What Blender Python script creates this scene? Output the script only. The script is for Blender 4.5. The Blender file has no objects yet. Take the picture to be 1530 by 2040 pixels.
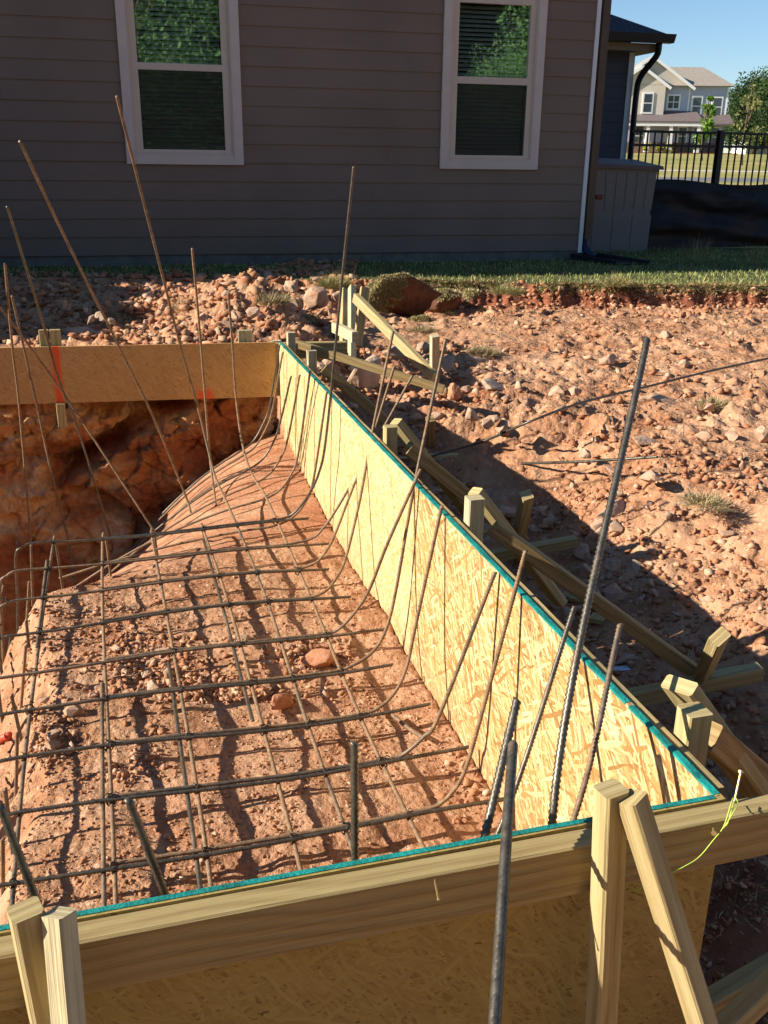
import bpy, bmesh, math, random
import numpy as np
from mathutils import Vector, Matrix
random.seed(7); rng = np.random.default_rng(11)
scn = bpy.context.scene
COL = scn.collection
R_ = math.radians

# ------------------------------------------------------------------ camera
F = 1900.0; TH = R_(20.4); RO = R_(.75); HC = .93
_f = np.array([0, math.cos(TH), -math.sin(TH)]); _u = np.array([0, math.sin(TH), math.cos(TH)]); _r = np.array([1., 0, 0])
CR = math.cos(RO)*_r + math.sin(RO)*_u; CU = -math.sin(RO)*_r + math.cos(RO)*_u; CC = np.array([0, 0, HC])
cam = bpy.data.objects.new('camera', bpy.data.cameras.new('camera')); COL.objects.link(cam)
m = Matrix.Identity(4)
for i in range(3):
    m[i][0] = CR[i]; m[i][1] = CU[i]; m[i][2] = -_f[i]; m[i][3] = CC[i]
cam.matrix_world = m
cam.data.sensor_fit = 'VERTICAL'; cam.data.sensor_height = 36; cam.data.lens = 36*F/2040
cam.data.clip_start = .05; cam.data.clip_end = 2000
scn.camera = cam

def ray(x, y): return _f + CR*(x-765)/F - CU*(y-1020)/F
def gz(x, y, z):                       # point of a surveyed sight line at height z
    d = ray(x, y); return CC + d*((z-HC)/d[2])
C0 = np.array([.524, 1.247, 0.]); AX = np.array([-.2757, .9612, 0.]); BX = np.array([-.9612, -.2757, 0.])
def W(s, t, z): return C0 + BX*s + AX*t + np.array([0, 0, z])      # s: from the right form inwards, t: from the near form backwards
def pool(P): q = np.asarray(P)-C0; return float(q@BX), float(q@AX), float(P[2])
def gs(x, y, s):
    d = ray(x, y); return CC + d*((s-(CC-C0)@BX)/(d@BX))
def gt(x, y, t):
    d = ray(x, y); return CC + d*((t-(CC-C0)@AX)/(d@AX))
HCN = np.array([2.106, 10.795, 0.]); WX = np.array([.9699, .2436, 0.]); WN = np.array([.2436, -.9699, 0.])
def HW(u, o, z): return HCN + WX*u + WN*o + np.array([0, 0, z])    # house wall: u along, o outwards

# ------------------------------------------------------------------ node helpers
class NT:
    def __init__(s, name):
        s.m = bpy.data.materials.new(name); s.m.use_nodes = True; s.t = s.m.node_tree; s.t.nodes.clear()
        s.out = s.n('ShaderNodeOutputMaterial'); s.bsdf = s.n('ShaderNodeBsdfPrincipled'); s.t.links.new(s.bsdf.outputs[0], s.out.inputs[0])
    def n(s, k, **kw):
        nd = s.t.nodes.new(k)
        for a, v in kw.items(): setattr(nd, a, v)
        return nd
    def put(s, sock, v):
        if v is None: return
        if isinstance(v, bpy.types.NodeSocket): s.t.links.new(v, sock)
        elif isinstance(v, (tuple, list)) and sock.type == 'RGBA' and len(v) == 3: sock.default_value = (*v, 1)
        else: sock.default_value = v
    def coord(s, k='Object'): return s.n('ShaderNodeTexCoord').outputs[k]
    def uv(s): return s.n('ShaderNodeTexCoord').outputs['UV']
    def rnd(s): return s.n('ShaderNodeObjectInfo').outputs['Random']
    def map(s, v, scale=(1,1,1), rot=(0,0,0), loc=(0,0,0)):
        q = s.n('ShaderNodeMapping'); s.put(q.inputs['Vector'], v); s.put(q.inputs['Scale'], scale); s.put(q.inputs['Rotation'], rot); s.put(q.inputs['Location'], loc); return q.outputs[0]
    def noise(s, v, scale=5, detail=4, rough=.55, dist=0, out='Fac'):
        q = s.n('ShaderNodeTexNoise'); s.put(q.inputs['Vector'], v); s.put(q.inputs['Scale'], scale); s.put(q.inputs['Detail'], detail); s.put(q.inputs['Roughness'], rough); s.put(q.inputs['Distortion'], dist); return q.outputs[out]
    def vor(s, v, scale=5, out='Distance', feature='F1', rand=1):
        q = s.n('ShaderNodeTexVoronoi', feature=feature); s.put(q.inputs['Vector'], v); s.put(q.inputs['Scale'], scale); s.put(q.inputs['Randomness'], rand); return q.outputs[out]
    def wave(s, v, scale=5, dist=2, detail=2, dscale=1, bands='X'):
        q = s.n('ShaderNodeTexWave', bands_direction=bands); s.put(q.inputs['Vector'], v); s.put(q.inputs['Scale'], scale); s.put(q.inputs['Distortion'], dist); s.put(q.inputs['Detail'], detail); s.put(q.inputs['Detail Scale'], dscale); return q.outputs['Fac']
    def ramp(s, f, stops):
        q = s.n('ShaderNodeValToRGB'); s.put(q.inputs[0], f); e = q.color_ramp.elements
        while len(e) < len(stops): e.new(.5)
        for el, (p, c) in zip(e, stops):
            el.position = p; el.color = (*c, 1) if len(c) == 3 else c
        return q.outputs[0]
    def mix(s, f, a, b, blend='MIX'):
        q = s.n('ShaderNodeMix', data_type='RGBA', blend_type=blend); s.put(q.inputs[0], f); s.put(q.inputs[6], a); s.put(q.inputs[7], b); return q.outputs[2]
    def math(s, op, a, b=None, c=None, clamp=False):
        q = s.n('ShaderNodeMath', operation=op, use_clamp=clamp); s.put(q.inputs[0], a); s.put(q.inputs[1], b); s.put(q.inputs[2], c); return q.outputs[0]
    def rng(s, v, a, b, c=0, d=1):
        q = s.n('ShaderNodeMapRange'); s.put(q.inputs[0], v)
        for i, x in enumerate((a, b, c, d)): s.put(q.inputs[i+1], x)
        return q.outputs[0]
    def sep(s, v): q = s.n('ShaderNodeSeparateXYZ'); s.put(q.inputs[0], v); return q.outputs
    def comb(s, x, y, z): q = s.n('ShaderNodeCombineXYZ'); s.put(q.inputs[0], x); s.put(q.inputs[1], y); s.put(q.inputs[2], z); return q.outputs[0]
    def bump(s, h, strength=.5, dist=.01, nrm=None):
        q = s.n('ShaderNodeBump'); s.put(q.inputs['Height'], h); s.put(q.inputs['Strength'], strength); s.put(q.inputs['Distance'], dist); s.put(q.inputs['Normal'], nrm); return q.outputs[0]
    def fin(s, col, rough=.8, nrm=None, metal=0, spec=.3):
        b = s.bsdf; s.put(b.inputs['Base Color'], col); s.put(b.inputs['Roughness'], rough); s.put(b.inputs['Normal'], nrm); s.put(b.inputs['Metallic'], metal); s.put(b.inputs['Specular IOR Level'], spec); return s.m

def plain(name, col, rough=.7, var=.15, scale=20, bump=.15, metal=0, spec=.3):
    t = NT(name); c = t.coord(); n = t.noise(c, scale, 5)
    lo = tuple(x*(1-var) for x in col); hi = tuple(min(1, x*(1+var)) for x in col)
    return t.fin(t.ramp(n, [(.3, lo), (.7, hi)]), rough, t.bump(t.noise(c, scale*8, 3), bump, .004), metal, spec)

def mat_dirt():
    t = NT('red_dirt'); c = t.coord('Object')
    big = t.noise(c, .9, 5, .6); mid = t.noise(c, 5, 6, .65); fine = t.noise(c, 45, 5, .7); grit = t.noise(c, 160, 3, .7)
    col = t.ramp(mid, [(.28, (.27,.105,.05)), (.45, (.41,.205,.107)), (.6, (.50,.285,.162)), (.78, (.61,.40,.255))])
    red = t.ramp(t.noise(c, 1.7, 4, .6, .6), [(.50, (0,0,0)), (.68, (1,1,1))])
    col = t.mix(t.math('MULTIPLY', red, .5), col, (.34,.125,.058))
    pale = t.ramp(big, [(.48, (0,0,0)), (.70, (1,1,1))])
    col = t.mix(t.math('MULTIPLY', pale, .45), col, (.60,.38,.235))
    peb = t.vor(c, 55, 'Color'); pd = t.vor(c, 55, 'Distance'); pr = t.sep(peb)
    isp = t.math('MULTIPLY', t.math('GREATER_THAN', pr[0], .72), t.math('LESS_THAN', pd, .42))
    col = t.mix(t.math('MULTIPLY', isp, .55), col, t.ramp(pr[1], [(.0, (.36,.16,.09)), (.5, (.55,.34,.21)), (1, (.68,.50,.36))]))
    col = t.mix(t.ramp(fine, [(.3, (.45,.45,.45)), (.5, (0,0,0))]), col, (.26,.10,.05))
    h = t.math('ADD', t.math('MULTIPLY', fine, 1.0), t.math('MULTIPLY', grit, .35))
    h = t.math('ADD', h, t.math('MULTIPLY', t.math('SUBTRACT', 1, pd), .5))
    cl = t.vor(c, 24, 'Distance'); h = t.math('ADD', h, t.math('MULTIPLY', t.math('SUBTRACT', 1, cl), 1.1))
    h = t.math('ADD', h, t.math('MULTIPLY', t.noise(c, 16, 5, .65), 2.0))
    pm = t.ramp(t.noise(c, 2.1, 4, .6), [(.36, (.45,)*3), (.60, (1,)*3)]); b1 = t.n('ShaderNodeBump'); t.put(b1.inputs['Height'], h); t.put(b1.inputs['Strength'], t.math('MULTIPLY', pm, .85)); b1.inputs['Distance'].default_value = .017
    col = t.mix(t.rng(pm, .8, .45, 0, .22), col, (.56,.345,.205))
    return t.fin(col, .95, b1.outputs[0], spec=.1)
def mat_clay():
    t = NT('smooth_clay'); c = t.coord('Object'); v = t.map(c, (1,1,1), (0,0,R_(16)))
    st = t.noise(t.map(v, (2.2, 14, 14)), 1, 6, .62, .4); b = t.noise(c, 1.6, 5, .6); fine = t.noise(c, 55, 5, .7)
    col = t.ramp(t.math('ADD', t.math('MULTIPLY', st, .6), t.math('MULTIPLY', b, .4)), [(.3, (.30,.10,.045)), (.46, (.44,.20,.105)), (.6, (.52,.28,.16)), (.75, (.60,.38,.24))])
    col = t.mix(t.ramp(fine, [(.3, (.4,.4,.4)), (.5, (0,0,0))]), col, (.26,.09,.04))
    return t.fin(col, .93, t.bump(t.math('ADD', fine, t.math('MULTIPLY', st, 5)), .8, .015), spec=.12)

def mat_pitwall():
    t = NT('excavated_clay'); c = t.coord('Object')
    mid = t.noise(c, 3.2, 6, .65, .5); fine = t.noise(c, 30, 5, .7)
    col = t.ramp(mid, [(.27, (.32,.095,.04)), (.42, (.52,.19,.075)), (.53, (.64,.35,.15)), (.64, (.68,.48,.28)), (.76, (.52,.21,.10))])
    col = t.mix(t.ramp(t.noise(c, 7, 5, .6), [(.55, (0,0,0)), (.7, (.7,.7,.7))]), col, (.26,.075,.03))
    dk = t.ramp(t.noise(t.map(c, (1,1,2.2)), 1.5, 5, .6, .8), [(.42, (0,0,0)), (.62, (.75,.75,.75))]); col = t.mix(dk, col, (.21,.06,.03))
    h = t.math('ADD', fine, t.math('MULTIPLY', t.noise(c, 9, 6, .6), 2))
    return t.fin(col, .95, t.bump(h, .8, .02), spec=.1)

def mat_rock(name='broken_stone', tint=(1,1,1)):
    t = NT(name); c = t.coord('Object'); r = t.rnd()
    v = t.n('ShaderNodeVectorMath', operation='ADD'); t.put(v.inputs[0], c); t.put(v.inputs[1], t.comb(t.math('MULTIPLY', r, 37), r, 3)); v = v.outputs[0]
    a = t.noise(v, 3, 5, .6); b = t.noise(v, 14, 4, .65)
    f = lambda q: tuple(x*y for x, y in zip(q, tint))
    col = t.ramp(a, [(.25, f((.36,.20,.125))), (.45, f((.50,.33,.22))), (.65, f((.62,.46,.335))), (.8, f((.46,.27,.17)))])
    col = t.mix(t.math('MULTIPLY', r, .6), col, f((.52,.33,.22)))
    col = t.mix(t.ramp(b, [(.35, (.6,.6,.6)), (.5, (0,0,0))]), col, f((.34,.14,.075)))
    return t.fin(col, .9, t.bump(t.math('ADD', b, t.noise(v, 50, 3)), .5, .01), spec=.15)
def mat_gravel():
    t = NT('crushed_stone'); g = t.n('ShaderNodeNewGeometry').outputs['Random Per Island']; c = t.coord()
    col = t.ramp(g, [(0, (.31,.13,.065)), (.5, (.43,.215,.113)), (.78, (.50,.29,.165)), (.93, (.62,.43,.29)), (1, (.38,.155,.075))])
    col = t.mix(t.math('MULTIPLY', t.noise(c, 60, 4), .5), col, (.34,.15,.08))
    return t.fin(col, .95, t.bump(t.noise(c, 200, 3), .4, .003), spec=.1)

def mat_osb(name, stops, paint=None, scale=1.0, dirt=.2, contrast=1.0, mud=False):
    t = NT(name); uv = t.uv(); tone = None; pri = None; hgt = None
    warp = t.noise(uv, 7, 2, .5, 0, 'Color')
    vm = t.n('ShaderNodeVectorMath', operation='MULTIPLY_ADD'); t.put(vm.inputs[0], warp); vm.inputs[1].default_value = (.035, .035, 0); t.put(vm.inputs[2], uv); uvw = vm.outputs[0]
    for i, (ang, sx, sy) in enumerate([(-52, 11, 150), (-24, 12, 140), (38, 14, 120), (-70, 12, 125), (12, 18, 220), (-40, 16, 200), (-60, 15, 180)]):
        v = t.map(uvw, (sx*scale, sy*scale, 1), (0, 0, 0), (i*3.7, i*1.9, 0))
        v = t.map(t.map(uvw, (1,1,1), (0, 0, R_(ang)), (i*.37, i*.21, 0)), (sx*scale, sy*scale, 1))
        q = t.n('ShaderNodeTexVoronoi', feature='F1', voronoi_dimensions='2D'); t.put(q.inputs['Vector'], v); q.inputs['Scale'].default_value = 1
        ch = t.sep(q.outputs['Color'])
        p = t.math('MULTIPLY', ch[0], 1 if i < 4 else .93)
        if pri is None: pri, tone = p, ch[1]
        else:
            gtn = t.math('GREATER_THAN', p, pri); tone = t.mix(gtn, tone, ch[1]); pri = t.math('MAXIMUM', p, pri)
    streak = t.noise(t.map(uvw, (14, 130, 1)), 1, 3, .6)
    f = t.math('ADD', t.math('MULTIPLY', t.math('SUBTRACT', tone, .5), .85*contrast), t.math('MULTIPLY', streak, .30)); f = t.math('ADD', f, .36)
    col = t.ramp(f, stops)
    edge = t.rng(pri, .62, .74, .45, 0)
    col = t.mix(edge, col, tuple(x*.55 for x in stops[0][1]))
    blot = t.ramp(t.noise(uv, 2.3, 4, .6), [(.45, (0,0,0)), (.75, (dirt,)*3)])
    col = t.mix(blot, col, (.33,.17,.08))
    spk = t.math('MULTIPLY', t.math('GREATER_THAN', t.noise(t.map(uvw, (30, 70, 1)), 1, 2), .71), .75)
    col = t.mix(spk, col, tuple(x*.35 for x in stops[0][1]))
    if mud:
        mk_ = t.math('MULTIPLY', t.rng(t.math('ADD', t.sep(uv)[1], t.math('MULTIPLY', t.noise(uv, 9, 5, .65), -.16)), .10, -.06), t.rng(t.noise(uv, 40, 4, .7), .35, .6)); col = t.mix(t.math('MULTIPLY', mk_, .85), col, (.40,.20,.105))
    if paint:
        s = t.sep(uv)
        for (u0, u1, v0, v1, pc, op, soft) in paint:
            ju = t.math('ADD', s[0], t.math('MULTIPLY', t.math('SUBTRACT', t.noise(uv, 18, 4, .6), .5), soft*1.6)); jv = t.math('ADD', s[1], t.math('MULTIPLY', t.math('SUBTRACT', t.noise(t.map(uv, (1,1,1), (0,0,0), (5,5,0)), 18, 4, .6), .5), soft*1.6))
            msk = t.math('MULTIPLY', t.math('MULTIPLY', t.rng(ju, u0-soft, u0+soft), t.rng(ju, u1+soft, u1-soft)), t.math('MULTIPLY', t.rng(jv, v0-soft, v0+soft), t.rng(jv, v1+soft, v1-soft)))
            col = t.mix(t.math('MULTIPLY', msk, op), col, pc)
    return t.fin(col, .7, t.bump(t.math('ADD', t.math('MULTIPLY', pri, .8), streak), .35, .004), spec=.2)

def mat_wood(name, a, b, c, knots=True):
    t = NT(name); uv = t.uv(); r = t.rnd()
    off = t.comb(t.math('MULTIPLY', r, 11.3), t.math('MULTIPLY', r, 3.1), 0)
    v = t.n('ShaderNodeVectorMath', operation='ADD'); t.put(v.inputs[0], uv); t.put(v.inputs[1], off); v = v.outputs[0]
    wp = t.n('ShaderNodeVectorMath', operation='MULTIPLY_ADD'); t.put(wp.inputs[0], t.noise(t.map(v, (1.1, 3, 1)), 1, 3, .5, 0, 'Color')); wp.inputs[1].default_value = (0, .16, 0); t.put(wp.inputs[2], v)
    w = t.wave(t.map(wp.outputs[0], (.35, 13, 1)), 1.0, 2.5, 3, 1.2, 'Y')
    g = t.noise(t.map(v, (4, 240, 1)), 1, 4, .65); big = t.noise(t.map(v, (1.3, 5, 1)), 1, 4, .6)
    f = t.math('ADD', t.math('MULTIPLY', w, .15), t.math('MULTIPLY', g, .60)); f = t.math('ADD', f, t.math('MULTIPLY', big, .28))
    col = t.ramp(f, [(.34, a), (.52, b), (.78, c)])
    col = t.mix(t.rng(r, 0, 1, 0, .35), col, tuple(x*.72 for x in b))
    if knots:
        kv = t.map(v, (3.2, 9, 1)); d = t.vor(kv, 1, 'Distance'); k = t.math('GREATER_THAN', t.sep(t.vor(kv, 1, 'Color'))[0], .66)
        col = t.mix(t.math('MULTIPLY', t.rng(d, .13, .05, 0, .8), k), col, (.16,.075,.03))
    col = t.mix(t.ramp(t.noise(uv, 3, 5, .6), [(.5, (0,0,0)), (.8, (.4,.4,.4))]), col, (.30,.17,.08))
    return t.fin(col, .78, t.bump(t.math('ADD', t.math('MULTIPLY', w, .5), t.math('MULTIPLY', g, 1.4)), .55, .004), spec=.2)

def mat_rebar(name, rustiness=.5, dark=1.):
    t = NT(name); c = t.coord(); r = t.rnd()
    a = t.noise(c, 5, 4, .6); n = t.noise(c, 70, 4, .7)
    f = t.math('ADD', t.math('MULTIPLY', a, .8), t.math('MULTIPLY', r, .35))
    steel = t.ramp(n, [(.3, tuple(x*dark for x in (.07,.06,.045))), (.7, tuple(x*dark for x in (.19,.165,.13)))])
    rust = t.ramp(n, [(.25, (.09,.048,.026)), (.6, (.27,.165,.09)), (.8, (.42,.28,.165))])
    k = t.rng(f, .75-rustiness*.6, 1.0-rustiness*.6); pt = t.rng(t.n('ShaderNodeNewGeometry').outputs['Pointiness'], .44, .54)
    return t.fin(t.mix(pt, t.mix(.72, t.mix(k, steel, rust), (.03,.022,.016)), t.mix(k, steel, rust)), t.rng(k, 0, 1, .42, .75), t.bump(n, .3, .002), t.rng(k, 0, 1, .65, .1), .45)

def mat_grass(name, stops):
    t = NT(name); g = t.n('ShaderNodeNewGeometry').outputs['Random Per Island']; c = t.coord()
    f = t.math('ADD', t.math('MULTIPLY', g, .6), t.math('MULTIPLY', t.noise(c, 1.6, 4, .6), .5))
    m_ = t.fin(t.ramp(f, stops), .65, spec=.25); return m_
def mat_leaf(name, stops):
    t = NT(name); g = t.n('ShaderNodeNewGeometry').outputs['Random Per Island']
    col = t.ramp(g, stops); t.fin(col, .6, spec=.3)
    tr = t.n('ShaderNodeBsdfTranslucent'); t.put(tr.inputs[0], col); mx = t.n('ShaderNodeMixShader'); mx.inputs[0].default_value = .3
    t.t.links.new(t.bsdf.outputs[0], mx.inputs[1]); t.t.links.new(tr.outputs[0], mx.inputs[2]); t.t.links.new(mx.outputs[0], t.out.inputs[0]); return t.m
def mat_siding(name, col, var=.1):
    t = NT(name); c = t.coord(); gr = t.noise(t.map(c, (2, 2, 60)), 2, 5, .6)
    k = t.ramp(t.noise(c, 1.2, 4), [(.3, tuple(x*(1-var) for x in col)), (.7, tuple(x*(1+var) for x in col))])
    return t.fin(k, .75, t.bump(gr, .25, .004), spec=.25)
def mat_glass(name, refl, tint=(.9,.95,.92)):
    t = NT(name); tr = t.n('ShaderNodeBsdfTransparent'); t.put(tr.inputs[0], tint); gl = t.n('ShaderNodeBsdfGlossy'); gl.inputs['Roughness'].default_value = .015; t.put(gl.inputs[0], (.9,1,.93))
    wv = t.noise(t.coord(), 2.2, 2, .5); t.put(gl.inputs['Normal'], t.bump(wv, .012, .05))
    mx = t.n('ShaderNodeMixShader'); mx.inputs[0].default_value = refl
    t.t.links.new(tr.outputs[0], mx.inputs[1]); t.t.links.new(gl.outputs[0], mx.inputs[2]); t.t.links.new(mx.outputs[0], t.out.inputs[0]); t.t.nodes.remove(t.bsdf); return t.m
def mat_screen(name, a):
    t = NT(name); tr = t.n('ShaderNodeBsdfTransparent'); t.put(t.bsdf.inputs['Base Color'], (.02,.022,.022)); mx = t.n('ShaderNodeMixShader'); mx.inputs[0].default_value = a
    t.t.links.new(tr.outputs[0], mx.inputs[1]); t.t.links.new(t.bsdf.outputs[0], mx.inputs[2]); t.t.links.new(mx.outputs[0], t.out.inputs[0]); return t.m

M = {}
M['dirt'] = mat_dirt(); M['clay'] = mat_clay(); M['pit'] = mat_pitwall(); M['rock'] = mat_rock(); M['redrock'] = mat_rock('rusty_stone', (.95,.68,.55)); M['greyrock'] = mat_rock('grey_stone', (.95,1.05,1.12)); M['gravel'] = mat_gravel()
OR = (.85,.085,.02)
M['osb_pale'] = mat_osb('pale_strand_board', [(.0, (.30,.16,.055)), (.3, (.47,.32,.12)), (.55, (.58,.44,.21)), (1, (.68,.57,.34))], scale=1.1, dirt=.12, contrast=.7, mud=True)
M['osb_gold'] = mat_osb('golden_strand_board', [(.0, (.19,.085,.027)), (.3, (.35,.195,.062)), (.55, (.50,.345,.14)), (1, (.66,.56,.33))], scale=.85, dirt=.15, contrast=.85, mud=True)
M['osb_brown'] = mat_osb('brown_strand_board', [(.0, (.19,.11,.032)), (.35, (.33,.235,.072)), (.6, (.40,.297,.095)), (1, (.47,.365,.14))], scale=1.3, dirt=.35, contrast=.42)
M['osb_orange'] = mat_osb('weathered_strand_board', [(.0, (.34,.17,.06)), (.35, (.50,.28,.10)), (.6, (.58,.34,.13)), (1, (.66,.43,.19))], scale=1.25, dirt=.35, contrast=.4,
    paint=[(1.104, 1.146, -.5, .5, OR, .88, .010), (.335, .43, -.5, .045, OR, .8, .022), (1.235, 1.262, -.5, .018, OR, .7, .01)])
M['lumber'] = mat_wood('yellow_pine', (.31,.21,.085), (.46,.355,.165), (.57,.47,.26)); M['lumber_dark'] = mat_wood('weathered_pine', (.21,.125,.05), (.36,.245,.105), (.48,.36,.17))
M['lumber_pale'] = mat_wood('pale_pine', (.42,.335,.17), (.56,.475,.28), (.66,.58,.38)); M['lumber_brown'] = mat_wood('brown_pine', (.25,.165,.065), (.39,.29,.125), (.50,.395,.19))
M['teal'] = plain('teal_edge_paint', (.008,.215,.185), .75, .5, 25, .6)
M['bar'] = mat_rebar('rusty_rebar', .42); M['bar_dark'] = mat_rebar('dark_rebar', .3); M['bar_rust'] = mat_rebar('brown_rebar', .85); M['bar_steel'] = mat_rebar('black_rebar', .10, .95); M['wire'] = plain('tie_wire', (.05,.045,.042), .5, .3, 40, .1, .7)
M['siding'] = mat_siding('taupe_siding', (.205,.157,.130)); M['siding_navy'] = mat_siding('slate_siding', (.085,.085,.105)); M['trim'] = plain('pinkish_white_trim', (.60,.53,.50), .55, .05, 6, .05); M['trim_white'] = plain('white_trim', (.74,.76,.78), .5, .04, 6, .05); M['sash'] = plain('almond_vinyl', (.62,.53,.46), .45, .04, 6, .03)
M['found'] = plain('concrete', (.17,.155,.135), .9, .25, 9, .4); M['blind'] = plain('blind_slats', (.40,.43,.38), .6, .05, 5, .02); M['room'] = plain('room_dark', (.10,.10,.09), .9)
M['glass'] = mat_glass('coated_glass', .36); M['glass_dull'] = mat_glass('screened_glass', .12, (.55,.57,.55)); M['screen'] = mat_screen('insect_screen', .45)
M['shingle'] = plain('dark_shingles', (.045,.048,.065), .9, .45, 14, .8); M['shingle_tan'] = plain('tan_shingles', (.31,.265,.22), .9, .2, 6, .5); M['shingle_brown'] = plain('brown_shingles', (.16,.125,.12), .9, .2, 6, .5)
M['gutter'] = plain('black_gutter', (.018,.018,.022), .4, .2, 10, .05); M['downspout'] = plain('brown_downspout', (.105,.075,.055), .45, .1, 8, .05); M['elbow'] = plain('navy_plastic', (.02,.025,.055), .5, .2, 10, .1); M['soffit'] = plain('tan_soffit', (.30,.22,.15), .7, .1)
M['shed'] = plain('greige_plastic', (.235,.20,.19), .55, .06, 5, .15); M['shedlid'] = plain('brown_plastic', (.15,.10,.08), .5, .1, 8, .1); M['latch'] = plain('red_plastic', (.30,.03,.02), .5); M['blackplastic'] = plain('black_plastic', (.012,.012,.016), .5, .2, 10, .1); M['fence'] = plain('black_aluminium', (.012,.011,.012), .45, .1, 10, .05)
M['greige'] = mat_siding('beige_siding', (.60,.53,.45), .05); M['blue'] = mat_siding('blue_grey_siding', (.42,.46,.56), .05); M['brick'] = plain('brown_brick', (.20,.125,.10), .9, .3, 4, .4); M['white'] = plain('white_paint', (.80,.79,.77), .6, .03); M['farglass'] = plain('dark_window_glass', (.05,.065,.07), .12, .3, 3, .02, 0, .6)
def mat_silt():
    t = NT('silt_fabric'); c = t.coord('Object'); z = t.sep(c)[2]
    n = t.math('ADD', t.noise(t.map(c, (.8,.8,3)), 1.6, 5, .6), t.math('MULTIPLY', z, -.35))
    col = t.ramp(n, [(.34, (.012,.011,.016)), (.48, (.05,.022,.013)), (.66, (.10,.036,.017))])
    return t.fin(col, .7, t.bump(t.noise(c, 60, 3), .3, .003), spec=.3)
M['silt'] = mat_silt(); M['sodgrass'] = mat_grass('matted_turf', [(.2, (.22,.19,.075)), (.5, (.42,.35,.155)), (.8, (.56,.47,.25)), (1, (.30,.32,.11))]); M['sodsoil'] = plain('dark_sod_soil', (.13,.058,.032), .95, .45, 12, .9); M['trenchshade'] = plain('shade_dark_dug_soil', (.235,.095,.052), .95, .4, 9, .9); M['cutsoil'] = plain('moist_red_soil_shade', (.215,.07,.035), .95, .4, 7, .9)
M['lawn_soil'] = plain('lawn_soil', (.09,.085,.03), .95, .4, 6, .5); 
def mat_farlawn():
    t = NT('sunlit_turf'); c = t.coord(); n = t.noise(c, .35, 5, .6); f = t.noise(c, 6, 5, .7)
    col = t.ramp(n, [(.35, (.20,.235,.055)), (.5, (.36,.31,.11)), (.68, (.46,.36,.16))]); col = t.mix(t.math('MULTIPLY', f, .4), col, (.20,.18,.05))
    return t.fin(col, .9, t.bump(f, .6, .05), spec=.1)
M['farlawn'] = mat_farlawn(); M['walk'] = plain('pale_concrete', (.52,.47,.42), .9, .1, 3, .2); M['asphalt'] = plain('asphalt', (.16,.155,.15), .9, .15, 5, .2)
M['mulch'] = plain('red_mulch', (.20,.075,.045), .95, .3, 5, .5)
GS = [(.2, (.05,.09,.018)), (.42, (.115,.18,.035)), (.6, (.25,.28,.07)), (.85, (.48,.43,.18))]
M['grass'] = mat_grass('lawn_blades', GS); M['drygrass'] = mat_grass('dry_grass', [(.2, (.16,.115,.05)), (.5, (.34,.26,.12)), (.8, (.46,.37,.20)), (1, (.13,.085,.04))]); M['mixgrass'] = mat_grass('half_dry_grass', [(.25, (.12,.14,.035)), (.5, (.28,.25,.09)), (.8, (.46,.38,.18))])
M['tree'] = mat_leaf('dark_leaves', [(0, (.018,.036,.010)), (.5, (.035,.07,.018)), (1, (.065,.115,.028))]); M['tree2'] = mat_leaf('mid_leaves', [(0, (.03,.06,.016)), (.5, (.055,.105,.025)), (1, (.10,.155,.04))]); M['tree3'] = mat_leaf('bright_leaves', [(0, (.08,.16,.02)), (.5, (.14,.27,.03)), (1, (.22,.36,.06))]); M['tree4'] = mat_leaf('fresh_leaves', [(0, (.10,.20,.06)), (.5, (.17,.32,.11)), (1, (.27,.42,.17))]); M['olive'] = mat_leaf('olive_leaves', [(0, (.12,.14,.04)), (1, (.30,.30,.11))]); M['shrub'] = mat_leaf('yellow_leaves', [(0, (.22,.24,.03)), (1, (.48,.45,.08))])
M['bark'] = plain('bark', (.13,.095,.065), .95, .3, 12, .6)
M['string'] = plain('lime_string', (.50,.66,.10), .6, .1, 60, .1); M['nail'] = plain('yellow_nail', (.45,.33,.15), .4, .1, 60, .1, .6); M['redpipe'] = plain('red_pvc', (.55,.08,.04), .5); M['tape'] = plain('black_tape', (.01,.01,.012), .6); M['wrapper'] = plain('pale_blue_wrapper', (.50,.58,.70), .3, .3, 60)

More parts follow.
